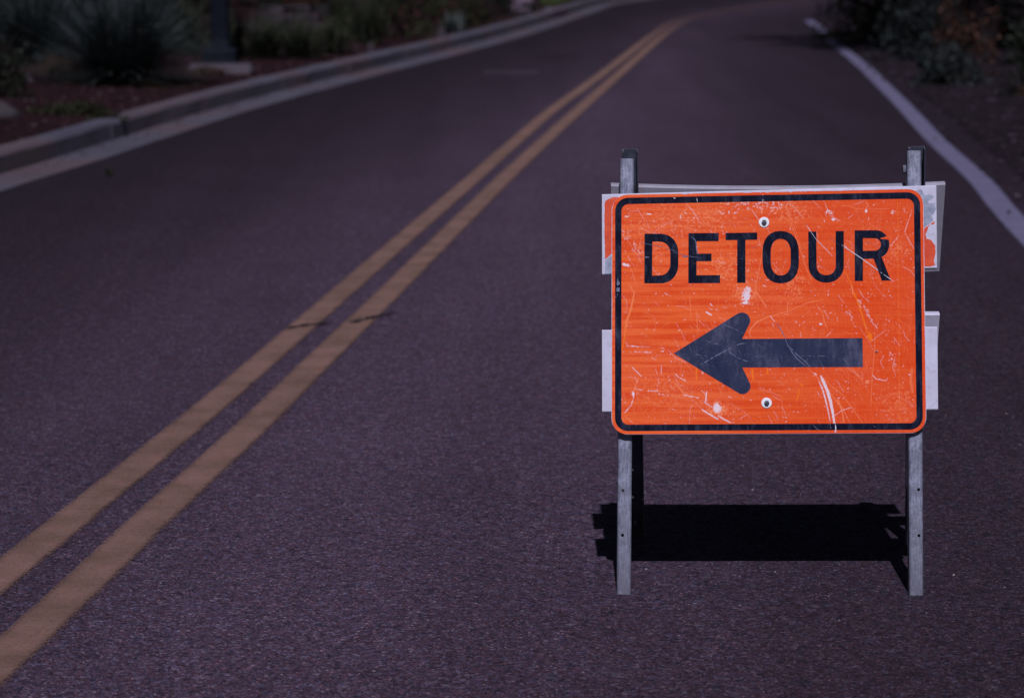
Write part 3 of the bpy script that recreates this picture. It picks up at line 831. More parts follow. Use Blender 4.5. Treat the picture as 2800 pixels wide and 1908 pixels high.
stroke('yel', zT((1690, 490), (1745, 600), (1755, 660), (1785, 720), (1810, 800), (1850, 941)), [1.5, 3, 4.5, 3, 1.6, 1.6], 0.9, 0.1)
hatch('white', (2348, 820), (2402, 898), 26, 7, 52, 1.0, 2.5); hatch('white', (2304, 812), (2338, 892), 14, 6, 50, 0.9, 2.5)
hatch('white', (2430, 957), (2455, 1012), 14, 6, 50, 0.9, 2.5); hatch('white', (1702, 625), (1752, 690), 22, 7, 55, 1.0, 5)
hatch('pale', (1704, 620), (1760, 700), 25, 9, 55, 1.0, 8)
stroke('pale', zT((975, 941), (1040, 880), (1130, 842), (1270, 803), (1420, 738), (1530, 716)), 1.7)
stroke('pale', zC((1640, 460), (1622, 420), (1640, 370), (1700, 300), (1840, 240)), 2.8)
stroke('white', zC((1840, 243), (1886, 300)), 1.4)
stroke('pale', zT((60, 600), (100, 665), (70, 800), (30, 940)), 3.0); stroke('pale', zT((70, 470), (115, 590)), 1.5)
blob('white', 1714, 724, 15, 4, 1, 0.7, 15)
stroke('pale', zT((140, 180), (190, 190), (240, 232)), 1.6); stroke('pale', zT((380, 150), (590, 190)), 1.3); stroke('pale', zT((270, 165), (430, 95)), 1.3)
stroke('pale', zT((420, 85), (480, 95), (550, 90)), 3.2, 1, 0.4); stroke('pale', zT((620, 92), (700, 95)), 3.2, 1, 0.5)
stroke('white', zT((195, 67), (232, 68)), 3.0, 1, 0.3); stroke('white', zT((30, 86), (58, 86)), 3.5, 1, 0.2); stroke('white', zT((485, 60), (497, 60)), 3)
for q in (((360, 550), (600, 562)), ((440, 610), (622, 616)), ((700, 605), (740, 605)), ((570, 1015), (680, 1012)), ((685, 1035), (690, 1050), (755, 1055)), ((450, 990), (520, 1005))):
    stroke('white', zC(*q), 3.4, 0.75, 0.55)
stroke('white', zC((410, 765), (480, 832), (516, 872)), 1.6); stroke('pale', zC((475, 885), (440, 980), (425, 1035)), 3)
stroke('white', zC((435, 1020), (428, 1085), (400, 1165), (330, 1245)), 2.4, 1, 0.5); blob('white', 1732, 1075, 4, 6, 1, .8)
stroke('white', zC((715, 742), (715, 842)), 1.3); stroke('pale', zC((715, 842), (750, 885)), 1.2)
stroke('white', zC((850, 828), (890, 872), (972, 912)), 1.8, 1, 0.4); stroke('pale', zC((850, 930), (900, 980), (955, 1052)), 3.4); stroke('white', zC((935, 1052), (1045, 1075), (1102, 1088)), 2.4, 0.8, 0.4)
stroke('white', zC((1182, 1018), (1168, 1132)), 2.8, 1, 0.2); stroke('white', zC((1150, 1128), (1240, 1182), (1312, 1232)), 1.8, 1, 0.2)
stroke('white', zC((1128, 1203), (1220, 1260), (1302, 1308)), 3.0, 1, 0.15); stroke('white', zC((1298, 1268), (1360, 1305), (1432, 1342)), 2.8, 1, 0.25)
blob('white', 1962, 1115, 10, 12, 1, 0.9); blob('pale', 1962, 1118, 26, 24, 1, 0.6)
stroke('white', zC((1180, 198), (1238, 232)), 2.8, 1, 0.05); stroke('white', zC((1222, 118), (1246, 138)), 1.8)
stroke('yel', zC((440, 0), (405, 180), (355, 290), (335, 480), (300, 620)), 6, 0.55, 0.0)
stroke('pale', zC((440, 0), (405, 180), (350, 290), (335, 480)), 1.4)
stroke('pale', zC((1010, 40), (1025, 285)), 1.6); stroke('pale', zC((1075, 180), (1095, 440)), 2.2, 0.8); stroke('yel', zC((1078, 780), (1076, 905)), 4)
stroke('yel', zC((1650, 782), (1660, 900)), 5); stroke('yel', zC((1808, 782), (1808, 842)), 4.5); stroke('pale', zC((340, 1270), (432, 1352)), 2)
stroke('pale', zC((790, 140), (1500, 142)), 1.0, 0.8, 0.1)
stroke('pale', zC((1960, 1010), (1958, 1345)), 0.8, 0.5)
stroke('white', zD((470, 858), (500, 920), (540, 1015), (570, 1120), (592, 1240), (606, 1330), (622, 1450)), [3, 7.5, 7.5, 8, 6.5, 5, 3.5], 1, 0.0, False)
stroke('white', zD((448, 910), (490, 1000), (520, 1110), (545, 1220), (566, 1330)), [2, 4, 3.5, 2.5, 2], 0.95, 0.3)
stroke('white', zD((402, 828), (430, 850)), 2.6, 1, 0.3)
stroke('pale', zD((330, 770), (450, 890), (600, 1080), (700, 1200), (768, 1345)), 2.0); stroke('pale', zD((470, 870), (700, 1060), (900, 1345)), 1.6)
stroke('pale', zD((640, 1080), (690, 1230), (706, 1340)), 4.2, 0.8); stroke('pale', zD((780, 765), (860, 862), (905, 905)), 1.6)
stroke('pale', zD((1030, 370), (1030, 560), (1000, 860), (985, 1190)), 1.3); stroke('pale', zD((1410, 760), (1395, 920), (1420, 1035)), 7, 0.55, 0.3)
stroke('yel', zD((820, 0), (875, 140), (920, 290), (958, 430)), 3.4, 0.9); blob('yel', 2378, 919, 8, 14, 1, 0.8, -25)
stroke('yel', zD((250, 990), (240, 1060), (215, 1120)), 4, 0.7); stroke('yel', zD((262, 940), (288, 968)), 4); stroke('pale', zD((130, 80), (130, 220)), 1.2); stroke('pale', zD((90, 222), (145, 222)), 2)
stroke('pale', zD((430, 120), (490, 200), (510, 300), (545, 375)), 2.2, 0.9, 0.3); blob('white', 2246, 886, 4, 3, 1, .9)
stroke('white', zD((1000, 845), (1040, 890), (1150, 910)), 1.6, 0.9, 0.3); blob('pale', 2371, 1044, 7, 5, 1, .8)
blob('dark', 2397, 962, 4, 4, 0.8, 1); stroke('white', zD((1035, 600), (1062, 602)), 2.5)
blob('white', 2270, 577, 11, 12, 0.75, 0.5, 30); blob('white', 2446, 578, 9, 7, 0.7, 0.5); blob('white', 2283, 600, 6, 4, 1, .8, 30)
stroke('pale', zB((680, 690), (780, 685), (850, 718), (1100, 718), (1200, 715)), 1.1); stroke('pale', zB((940, 720), (970, 680), (950, 640)), 2); blob('white', 2372, 576, 3, 4, 1, .9)
stroke('pale', zB((0, 708), (300, 708), (520, 712)), 0.9, 0.7)
blob('pale', 1910, 590, 150, 60, 0.65, 0.36); blob('pale', 2160, 560, 60, 60, 0.7, 0.42); blob('pale', 2170, 780, 50, 60, 0.6, 0.40); blob('pale', 1780, 650, 80, 100, 0.6, 0.36)
blob('pale', 2455, 680, 40, 30, 0.7, 0.42); blob('pale', 1990, 735, 70, 60, 0.75, 0.42); blob('pale', 2460, 1100, 60, 60, 0.5, 0.38)
blob('pale', 1830, 1080, 110, 60, 0.5, 0.36); blob('white', 2000, 580, 30, 8, 0.6, 0.38); blob('white', 2080, 560, 120, 20, 0.5, 0.30)
# seam in the sheeting
for k in range(60):
    y = 527 + k * 10.8; stroke('yel', [(2458 + k * 0.03, y), (2458.3 + k * 0.03, y + 9)], 1.1, 0.95, 0.0, False)
# many fine random scratches, mostly falling to the right
for k in range(620):
    x = rng.uniform(1700, 2500); y = rng.uniform(545, 1155); a = R(rng.choice([55, 62, 40, 20, 85, 100, -35, 5], p=[.26, .2, .16, .08, .1, .06, .09, .05]) + rng.normal(0, 8)); l_ = 8 + rng.exponential(26)
    cv = rng.normal(0, 0.12) * l_
    stroke(rng.choice(['pale', 'white', 'yel'], p=[.62, .20, .18]), [(x, y), (x + l_ / 2 * math.cos(a) + cv * math.sin(a), y + l_ / 2 * math.sin(a) - cv * math.cos(a)), (x + l_ * math.cos(a), y + l_ * math.sin(a))], rng.uniform(0.5, 1.3), rng.uniform(0.3, 0.8), 0.35)
for k in range(800):
    x = rng.uniform(1685, 2520); y = rng.uniform(530, 1175); a = rng.uniform(0, 3.1)
    l_ = rng.exponential(1.6); stroke('white', [(x, y), (x + l_ * math.cos(a), y + l_ * math.sin(a))], rng.uniform(0.5, 2.0), rng.uniform(0.4, 1.0), 0.1, False)
me = np_mesh('face_sheet', V, F, M_ORG)
for k_, f_ in fields.items():
    at = me.attributes.new(k_, 'FLOAT', 'POINT'); at.data.foreach_set('value', f_.astype(np.float32).ravel())
rub = np.clip(1.15 - (GX - 1700) / 620, 0, 1) * 0.85 + 0.1
at = me.attributes.new('rub', 'FLOAT', 'POINT'); at.data.foreach_set('value', rub.astype(np.float32).ravel())
face = obj('face_sheet', me, panel)

# border: closed band
def band_mesh(name, A_, B_, z, mat):
    n = len(A_); V = [(*uv2(*p), z) for p in A_] + [(*uv2(*p), z) for p in B_]
    F = [(i, (i + 1) % n, (i + 1) % n + n, i + n) for i in range(n)]
    return mesh(name, V, F, mat)
obj('border', band_mesh('border', ring(9.5, 36), ring(27.0, 19), 0.0003, M_INK), panel)

# letters (drawing units, y down)
def ell_pts(x0, y0, x1, y1, rr, n=12, p=2.25):
    """stadium-like O outline with elliptical ends"""
    cx = (x0 + x1) / 2; rx = (x1 - x0) / 2
    return arc(cx, y0 + rr, rx, rr, 0, 180, n, p) + arc(cx, y1 - rr, rx, rr, 180, 360, n, p)
def letter(name, loops): return poly_decal('letter', loops, M_INK, 0.0003, None, panel)
D_o = [(1763.8, 774.5), (1764.5, 638.3)] + arc(1808, 690, 49, 51.5, 90, 0, 10, 2.1) + arc(1808, 722, 49, 52.5, 0, -90, 10, 2.1)
D_i = [(1785.3, 753.2), (1786.3, 660.0)] + arc(1805, 691, 30, 31, 90, 0, 8, 2.1) + arc(1805, 721.5, 30, 31.5, 0, -90, 8, 2.1)
letter('letter', [D_o, D_i])
letter('letter', [[(1884, 774.2), (1885, 637.0), (1967.8, 636.5), (1967.4, 658.8), (1907.3, 659.0), (1907.3, 693.0), (1948.0, 692.8), (1947.8, 713.7), (1907.0, 714.0), (1906.5, 752.3), (1971.0, 752.0), (1970.8, 773.6)]])
letter('letter', [[(1986.5, 636.5), (2073.2, 635.0), (2073.0, 654.8), (2041.0, 655.4), (2040.3, 772.8), (2017.5, 773.0), (2018.3, 655.8), (1986.5, 656.2)]])
letter('letter', [ell_pts(2087.3, 630.6, 2187.0, 774.6, 58), ell_pts(2110.0, 652.5, 2164.6, 752.8, 37)])
U_ = [(2213.0, 632.5), (2235.2, 632.5), (2235.2, 726)] + arc(2261.4, 726, 26.2, 26.0, 180, 360, 12, 2.15) + [(2287.6, 726), (2288.0, 631.2), (2310.3, 631.0), (2310.0, 724)] + list(reversed(arc(2261.5, 724, 48.6, 48.6, 180, 360, 16, 2.1)))
letter('letter', [U_])
R_o = [(2339.5, 768.0), (2340.0, 629.2), (2398, 628.8)] + arc(2398, 667.0, 36.5, 38.2, 88, 36, 5) + \
      [(2421.5, 647.8), (2412, 649.5), (2409, 652.5), (2430.8, 654.5)] + arc(2398, 667.0, 36.8, 39.4, 18, -52, 7) + [(2413.5, 702.0), (2438.2, 766.3), (2413.5, 767.2), (2391.5, 706.8), (2362.5, 707.5), (2361.8, 768.0)]
R_i = [(2362.7, 650.6), (2362.6, 685.3), (2396, 684.8)] + arc(2396, 667.8, 15.6, 17.1, -88, 88, 8)
letter('letter', [R_o, R_i])
# arrow
AR = [(1843.5, 966.4), (1960, 894.0), (2014, 860.3)] + list(reversed(arc(2030.5, 876.5, 22.5, 22.2, -12, 128, 10))) + [(2030.6, 926.6), (2359.5, 924.2), (2360.2, 1003.3), (2031.0, 1004.6)] + \
     list(reversed(arc(2031.0, 1055.0, 22.0, 22.3, -122, 12, 10))) + [(2019, 1073.5), (1960, 1038.0)]
ar = poly_decal('arrow', [AR], M_ARROW, 0.0003, None, panel); ar['label'] = 'scuffed navy arrow pointing left'

# scratches that cross the printed shapes: hair thin raised burrs
VB = []; FB = []; MB = []
def burr(pts, wd, mi=0, brk=0.12):
    P = np.array([uv2(*p) for p in pts]); P = resample(P, max(6, int(np.linalg.norm(P[-1] - P[0]) / 0.004)))
    n = len(P); T = np.gradient(P, axis=0); T /= np.linalg.norm(T, axis=1)[:, None] + 1e-9; Np = np.stack([-T[:, 1], T[:, 0]], 1)
    z = 0.0005 + len(MB) * 2e-7
    ww = wd * S * 0.5 * rng.uniform(0.5, 1.3, n) * np.clip(np.minimum(np.arange(n), n - 1 - np.arange(n)) / 2.5, 0.15, 1)
    b = len(VB)
    for i in range(n):
        VB.append((*(P[i] - Np[i] * ww[i]), z)); VB.append((*(P[i] + Np[i] * ww[i]), z))
    for i in range(n - 1):
        if rng.uniform() < brk: continue
        FB.append((b + 2 * i, b + 2 * i + 2, b + 2 * i + 3, b + 2 * i + 1)); MB.append(mi)
burr(zT((1405, 150), (1480, 260), (1530, 310)), 0.9); burr(zT((1670, 300), (1830, 410), (1960, 505), (2062, 578)), 1.5)
burr(zT((140, 285), (300, 315), (440, 357)), 1.0, 1); burr(zT((380, 352), (500, 385), (620, 402)), 0.9, 1)
burr(zT((150, 393), (232, 397)), 4.2, 1, 0.4); burr(zT((455, 388), (515, 392)), 3.2, 1, 0.3); burr(zT((530, 240), (565, 270), (575, 350), (600, 385)), 2.4, 1, 0.3)
burr(zD((0, 305), (60, 375), (110, 480), (135, 545), (190, 635), (240, 690), (330, 768)), 1.8, 1, 0.02); burr(zD((140, 545), (230, 640), (320, 720), (390, 800)), 1.6, 1, 0.1)
burr(zD((680, 655), (740, 725), (785, 770)), 1.0, 1); burr(zD((180, 640), (300, 652), (640, 655)), 1.0, 1, 0.55)
burr(zD((380, 1352), (430, 1405), (470, 1415)), 1.6, 1); burr(zD((990, 1355), (1040, 1395)), 1.6, 1); burr(zD((618, 1352), (624, 1447)), 4.6, 0, 0.0); burr(zD((560, 1330), (575, 1420)), 1.0, 0, .4)
for q, w_ in ((((1110, 750), (1300, 640), (1500, 540), (1600, 520)), 2.4), (((1150, 480), (1240, 520), (1330, 540)), 1.6), (((1340, 320), (1480, 380), (1560, 420)), 1.6), (((1380, 590), (1520, 680), (1640, 720)), 1.8),
              (((1000, 530), (1040, 620), (1180, 660)), 1.1), (((1640, 660), (1800, 655)), 1.2), (((1540, 860), (1620, 940)), 1.0)):
    burr(zC(*q), w_, 1, 0.3)
for k in range(70):
    x = rng.uniform(1860, 2350); y = rng.uniform(928, 1000); a = R(rng.choice([40, 60, 150]) + rng.normal(0, 12)); l_ = 6 + rng.exponential(14)
    burr([(x, y), (x + l_ * .5 * math.cos(a), y + l_ * .5 * math.sin(a)), (x + l_ * math.cos(a) + 1, min(1002, y + l_ * math.sin(a)))], rng.uniform(0.3, 0.8), 1, 0.4)
for k in range(60):
    sx_, sy_ = (rng.uniform(1764, 2436), rng.uniform(640, 768)); a = R(rng.choice([45, 60, 10]) + rng.normal(0, 12)); l_ = 4 + rng.exponential(10)
    burr([(sx_, sy_), (sx_ + l_ * .5 * math.cos(a), sy_ + l_ * .5 * math.sin(a)), (sx_ + l_ * math.cos(a), sy_ + l_ * math.sin(a))], rng.uniform(0.3, 0.7), 1, 0.3)
burr(zC((240, 60), (262, 0)), 5, 1, .4); burr([(1690, 770), (1692, 790), (1690, 808)], 9, 1, 0.4); burr(zA((340, 1440), (350, 1500), (345, 1560)), 8, 1, .4)
burr(zA((1160, 600), (1170, 650)), 2, 0, .2); burr(zA((1845, 560), (1845, 660)), 2.5, 0, .3); burr(zA((920, 602), (945, 610)), 3, 0, 0)
me = mesh('scratch_burrs', VB, FB, M_SCW); me.materials.append(M_SCG); me.polygons.foreach_set('material_index', MB)
o = obj('scratch_burrs', me, panel); o['kind'] = 'stuff'

# bolts through the sign
def bolt_at(x, y, lit):
    V, F = lathe([(0.0035, 0.0004), (0.0125, 0.0004), (0.0127, 0.0012), (0.0118, 0.0020), (0.0035, 0.0020)], 28)
    u, v_ = uv2(x, y)
    V = [(a + u, b + v_, c_) for a, b, c_ in V]
    V2, F2 = hexhead(0.0062, 0.0055)
    V2 = [(a + u, b + v_, c_ + 0.0019) for a, b, c_ in V2]
    bo = obj('bolt', mesh('bolt', V2, F2, M_BOLT), panel)
    wa = obj('washer', mesh('washer', V, F, M_ZINC), panel)
    return bo
bolt_at(2092.0, 607.0, True); bolt_at(2096.4, 1101.4, True)
# pivot bolt on the right hand legs
pv = on_front(0.9610, 1.032) - N_OUT * 0.017
V, F = hexhead(0.0105, 0.0075); Mx = RI @ (Matrix.Translation(pv) @ Matrix.Rotation(R(-90), 4, 'Y'))
obj('pivot_bolt', mesh('pivot_bolt', V, F, M_GALV), root, Mx)
V, F = lathe([(0.0001, -0.001), (0.0125, -0.001), (0.0125, 0.0), (0.0001, 0.0)], 20)

# ------------------------------------------------------------------ plants
def leafmat(name, c1, c2, c3=None, tl=0.0):
    N = Nodes(name); g_ = N.n("ShaderNodeNewGeometry")
    st = [(0, c1), (0.8, c2), (1.0, c3 or c2)]
    N.color(N.ramp(g_.outputs['Random Per Island'], st)); N.set(Roughness=0.65, Specular_IOR_Level=0.2)
    return N.m
M_YUC = leafmat("yucca_leaf", (0.020, 0.030, 0.032), (0.060, 0.076, 0.082), (0.11, 0.12, 0.12))
M_YUCG = leafmat("yucca_green", (0.014, 0.020, 0.012), (0.038, 0.047, 0.030), (0.075, 0.07, 0.045))
M_SILV = leafmat("silver_leaf", (0.04, 0.055, 0.055), (0.09, 0.11, 0.11), (0.14, 0.15, 0.15))
M_DRY = leafmat("dry_grass", (0.035, 0.022, 0.014), (0.075, 0.048, 0.032))
M_GRN = leafmat("green_leaf", (0.008, 0.011, 0.004), (0.022, 0.027, 0.009), (0.042, 0.048, 0.016))
M_DGN = leafmat("dark_leaf", (0.005, 0.008, 0.005), (0.014, 0.019, 0.011))
M_GRYL = leafmat("grey_leaf", (0.007, 0.011, 0.012), (0.020, 0.027, 0.029), (0.034, 0.042, 0.043))
M_BRN = leafmat("brown_twig", (0.025, 0.010, 0.007), (0.060, 0.024, 0.016), (0.09, 0.038, 0.022))
M_MAG = leafmat("magenta_flower", (0.05, 0.008, 0.018), (0.13, 0.022, 0.045), (0.18, 0.04, 0.07))
M_BARK = mottled("bark", (0.010, 0.008, 0.010), (0.030, 0.024, 0.028), 12, 0.95, 60, 0.8, 0.02)

def blades(n, r_, h_, w_=0.012, spread=80, droop=0.15, seed=0, base_r=0.06):
    g_ = np.random.default_rng(seed)
    az = g_.uniform(0, 2 * np.pi, n); inc = R(spread) * g_.uniform(0, 1, n) ** 0.75
    L_ = g_.uniform(0.65, 1.05, n)
    dx, dy, dz = np.sin(inc) * np.cos(az), np.sin(inc) * np.sin(az), np.cos(inc)
    ox, oy = g_.normal(0, base_r, n), g_.normal(0, base_r, n); oz = g_.uniform(0, 0.10, n) * h_
    sidex, sidey = -np.sin(az), np.cos(az)
    V = np.zeros((n, 7, 3)); F0 = np.array([(0, 1, 3, 2), (2, 3, 5, 4)])
    for k, t in enumerate((0.0, 0.4, 0.75)):
        cx = ox + dx * r_ * L_ * t; cy = oy + dy * r_ * L_ * t; cz = oz + dz * h_ * L_ * t - droop * t ** 2 * np.sin(inc) * h_
        ww = w_ * (1, 0.85, 0.5)[k] * 0.5
        V[:, 2 * k] = np.stack([cx - sidex * ww, cy - sidey * ww, cz], 1); V[:, 2 * k + 1] = np.stack([cx + sidex * ww, cy + sidey * ww, cz], 1)
    t = 1.0
    V[:, 6] = np.stack([ox + dx * r_ * L_, oy + dy * r_ * L_, oz + dz * h_ * L_ - droop * np.sin(inc) * h_], 1)
    V[..., 2] = np.maximum(V[..., 2], 0.005)
    q = (np.arange(n) * 7)[:, None]
    T = np.vstack([np.hstack([q + a for a in f]) for f in ((0, 1, 3), (0, 3, 2), (2, 3, 5), (2, 5, 4), (4, 5, 6))])
    return V.reshape(-1, 3), T
def leaves(n, r_, h_, size, seed=0, clumps=14, zc=None, squash=1.0):
    g_ = np.random.default_rng(seed)
    cc = g_.normal(0, 1, (clumps, 3)); cc /= np.linalg.norm(cc, axis=1)[:, None]; cc *= g_.uniform(0.35, 0.85, (clumps, 1)); cc[:, 2] = np.abs(cc[:, 2]) * 1.1 - 0.15 if zc is None else cc[:, 2]
    k = g_.integers(0, clumps, n); d_ = g_.normal(0, 1, (n, 3)); d_ /= np.linalg.norm(d_, axis=1)[:, None]
    cr_ = g_.uniform(0.22, 0.48, clumps)
    P = cc[k] + d_ * (cr_[k] * g_.uniform(0.3, 1, n) ** 0.5)[:, None]
    P = P * np.array([r_, r_, h_ / 1.15]); 
    if zc is None: P[:, 2] = np.maximum(P[:, 2] + 0.12 * h_, 0.01)
    A_ = g_.normal(0, 1, (n, 3)); A_ /= np.linalg.norm(A_, axis=1)[:, None]; B_ = np.cross(A_, g_.normal(0, 1, (n, 3))); B_ /= np.linalg.norm(B_, axis=1)[:, None]
    s_ = size * g_.uniform(0.5, 1.3, (n, 1))
    V = np.stack([P - A_ * s_, P + B_ * s_ * 0.4, P + A_ * s_, P - B_ * s_ * 0.4], 1).reshape(-1, 3)
    q = (np.arange(n) * 4)[:, None]; T = np.hstack([q, q + 1, q + 2, q + 3])
    return V, T
def tubes(paths, sides=6):
    V = []; F = []
    for pts, rad in paths:
        pts = [Vector(p) for p in pts]; b = len(V)
        for i, p in enumerate(pts):
            T = (pts[min(i + 1, len(pts) - 1)] - pts[max(i - 1, 0)]).normalized()
            X = T.cross(Vector((0.3, 1, 0.1))).normalized(); Y = T.cross(X)
            for k in range(sides):
                a = 2 * math.pi * k / sides; V.append(p + (X * math.cos(a) + Y * math.sin(a)) * rad[i])
        for i in range(len(pts) - 1):
            for k in range(sides):
                j = (k + 1) % sides; F.append((b + i * sides + k, b + i * sides + j, b + (i + 1) * sides + j, b + (i + 1) * sides + k))
    return V, F
def gz(x, y):                                   # ground height left of the kerb
    d_ = np.sqrt(((Kb - np.array([x, y])) ** 2).sum(1)).min(); return float(bed_z(d_ - 0.54, x, y))
def gzr(x, y):
    d_ = np.sqrt(((Kr - np.array([x, y])) ** 2).sum(1)).min(); return float(verge_z(d_, x, y))
SD = [100]
def yucca(x, y, r_, h_, n, mat, label, cat='yucca', stalks=0, w_=0.013, spread=82, right=False, droop=0.15, skirt=False, group=None):
    SD[0] += 1; z = gzr(x, y) if right else gz(x, y)
    t = empty('yucca' if cat == 'yucca' else cat.replace(' ', '_'), (x, y, z - 0.01)); tag(t, label, cat, group)
    V, F = blades(n, r_, h_, w_, spread, droop, SD[0]); obj('foliage', np_mesh('foliage', V, F, mat), t)['kind'] = 'stuff'
    if skirt:
        V, F = blades(n // 4, r_ * 0.95, h_ * 0.30, w_, 88, 0.5, SD[0] + 900); obj('dry_skirt', np_mesh('dry_skirt', V, F, M_DRY), t)['kind'] = 'stuff'
    for s in range(stalks):
        g_ = np.random.default_rng(SD[0] * 7 + s); a = g_.uniform(0, 6.28); le = g_.uniform(0.1, 0.35) * r_ * 2; hh = h_ * g_.uniform(1.15, 1.6)
        ex, ey = math.cos(a) * le, math.sin(a) * le
        V, F = tubes([([(0, 0, 0), (ex * .5, ey * .5, hh * .55), (ex, ey, hh)], [0.008, 0.006, 0.003])]); st = obj('flower_stalk', mesh('flower_stalk', V, F, M_BRN), t)
        V, F = leaves(90, 0.05, hh * 0.55, 0.018, SD[0] * 3 + s, 10); V = V + np.array([ex * .85, ey * .85, hh * 0.5]); obj('flowers', np_mesh('flowers', V, F, M_MAG), st)['kind'] = 'stuff'
    return t
def shrub(x, y, r_, h_, n, mat, label, size=0.03, right=False, name='shrub', cat='shrub', group=None, flowers=0):
    SD[0] += 1; z = gzr(x, y) if right else gz(x, y)
    t = empty(name, (x, y, z - 0.01)); tag(t, label, cat, group)
    V, F = leaves(n, r_, h_, size, SD[0]); obj('foliage', np_mesh('foliage', V, F, mat), t)['kind'] = 'stuff'
    g_ = np.random.default_rng(SD[0]); ps = []
    for k in range(7):
        a = g_.uniform(0, 6.28); ps.append(([(0, 0, 0), (math.cos(a) * r_ * .3, math.sin(a) * r_ * .3, h_ * .4), (math.cos(a) * r_ * .6, math.sin(a) * r_ * .6, h_ * .8)], [0.018, 0.01, 0.004]))
    V, F = tubes(ps, 5); obj('branches', mesh('branches', V, F, M_BARK), t)
    if flowers:
        V, F = leaves(flowers, r_ * .9, h_ * 1.1, size * 0.8, SD[0] + 5, 6); obj('flowers', np_mesh('flowers', V + np.array([0, 0, h_ * 0.12]), F, M_MAG), t)['kind'] = 'stuff'
    return t

yucca(-3.60, 25.4, 1.20, 1.08, 2300, M_YUC, 'large spiky blue green yucca at left, nearest to the kerb', skirt=True)
yucca(-4.90, 28.6, 1.1, 1.05, 1700, M_YUC, 'spiky grey green yucca behind and left of the largest one', skirt=True)
yucca(-6.0, 31.6, 0.7, 0.8, 600, M_YUCG, 'green yucca half out of frame in the far left corner')
shrub(-4.30, 22.9, 0.32, 0.62, 900, M_DGN, 'dark bushy shrub at the left edge of the bed')
shrub(-3.40, 21.35, 0.42, 0.10, 800, M_GRN, 'low green weed mat creeping over the kerb', 0.02, name='weed', cat='weed')
shrub(-3.07, 20.85, 0.17, 0.10, 240, M_GRN, 'small weed tuft spilling onto the kerb top', 0.018, name='weed', cat='weed')
t = shrub(-2.585, 17.55, 0.035, 0.05, 90, M_GRN, 'tiny weed growing at the gutter and asphalt joint', 0.010, name='weed', cat='weed'); t.location.z = 0.004
yucca(-4.35, 26.3, 0.40, 0.24, 320, M_DRY, 'low dry grass clump between the two left yuccas', cat='grass clump', w_=0.008)
yucca(-3.95, 27.6, 0.38, 0.26, 300, M_YUCG, 'low green grass clump behind the largest yucca', cat='grass clump', w_=0.008)
yucca(-2.98, 26.9, 0.28, 0.14, 200, M_DRY, 'short dry grass clump in front of the lamp post', cat='grass clump', w_=0.008)
yucca(-2.68, 29.9, 0.50, 0.60, 600, M_YUCG, 'green yucca just right of the lamp post', w_=0.010)
yucca(-2.32, 30.2, 0.50, 0.52, 600, M_YUCG, 'green yucca in front of the stone ledge', w_=0.010)
yucca(-2.05, 31.2, 0.46, 0.48, 600, M_YUCG, 'small dark green yucca near the pale marker stone', w_=0.010)
yucca(-1.75, 33.9, 0.42, 0.72, 600, M_YUCG, 'tall red yucca with magenta flower stalks, nearest to the kerb', stalks=3, w_=0.010, spread=60)
shrub(-1.38, 35.4, 0.50, 0.80, 1100, M_GRN, 'green shrub dotted with magenta flowers beside the kerb', flowers=120)
yucca(-2.25, 36.3, 0.5, 0.75, 500, M_YUCG, 'red yucca with flower stalks right of the stone ledge', stalks=3, w_=0.010, spread=60)
shrub(-1.15, 38.0, 0.46, 0.75, 900, M_GRN, 'leafy shrub with magenta blooms behind the silver yucca', flowers=130)
yucca(-0.80, 37.6, 0.26, 0.34, 300, M_SILV, 'small pale silver yucca at the kerb', w_=0.016)
shrub(-0.42, 41.3, 0.42, 0.62, 800, M_DGN, 'dark shrub with magenta blooms left of the concrete path', flowers=60)
shrub(0.28, 46.2, 0.22, 0.22, 260, M_DGN, 'small round dark bush between the path and the lawn')
shrub(-3.05, 40.3, 0.42, 0.62, 700, M_BRN, 'rounded red brown shrub behind the stone ledge')
yucca(-4.55, 36.5, 0.5, 0.7, 420, M_YUCG, 'red yucca with flower stalks in the dark left background', stalks=4, w_=0.010, spread=60)
yucca(-3.9, 33.5, 0.45, 0.6, 380, M_YUCG, 'green yucca in shade directly behind the lamp post', w_=0.010)
shrub(-3.55, 30.6, 0.45, 0.55, 1100, M_DGN, 'dark leafy shrub between the yuccas and the lamp post')
shrub(-4.1, 32.0, 0.6, 0.75, 1500, M_DGN, 'dark leafy shrub rearmost behind the largest yucca')
yucca(-3.15, 30.9, 0.5, 0.62, 500, M_YUCG, 'green yucca partly hidden behind the lamp post', w_=0.010)
shrub(-2.75, 33.6, 0.5, 0.42, 1100, M_DGN, 'low dark shrub in front of the stone ledge')
shrub(-2.1, 34.6, 0.42, 0.5, 900, M_GRN, 'green shrub at the right end of the stone ledge')
shrub(-0.62, 39.6, 0.42, 0.6, 900, M_GRN, 'green shrub just beyond the silver yucca', flowers=70)
shrub(-1.75, 40.5, 0.8, 1.2, 2200, M_DGN, 'dark shrub behind the magenta flowering plants')
shrub(-0.15, 44.3, 0.35, 0.9, 900, M_DGN, 'upright dark shrub at the left side of the concrete path')
for i, (x, y, r_, h_) in enumerate([(-9.5, 37, 1.5, 2.0), (-7.3, 39.5, 1.4, 2.1), (-5.6, 43, 1.5, 2.2), (-3.9, 46, 1.4, 2.0), (-2.5, 48.5, 1.2, 1.9), (-1.4, 52, 1.1, 1.8), (-8.3, 44, 1.5, 2.2)]):
    shrub(x, y, r_, h_, 3200, M_DGN, ['dark evergreen at the far left corner of the bed', 'dark evergreen behind the second yucca', 'dark evergreen behind the flower stalks',
          'dark evergreen above the stone ledge', 'dark evergreen behind the flowering shrubs', 'dark evergreen left of the concrete path', 'dark evergreen rearmost of the left row'][i], 0.07, name='evergreen_shrub', cat='evergreen', group='evergreens at the back of the left bed')

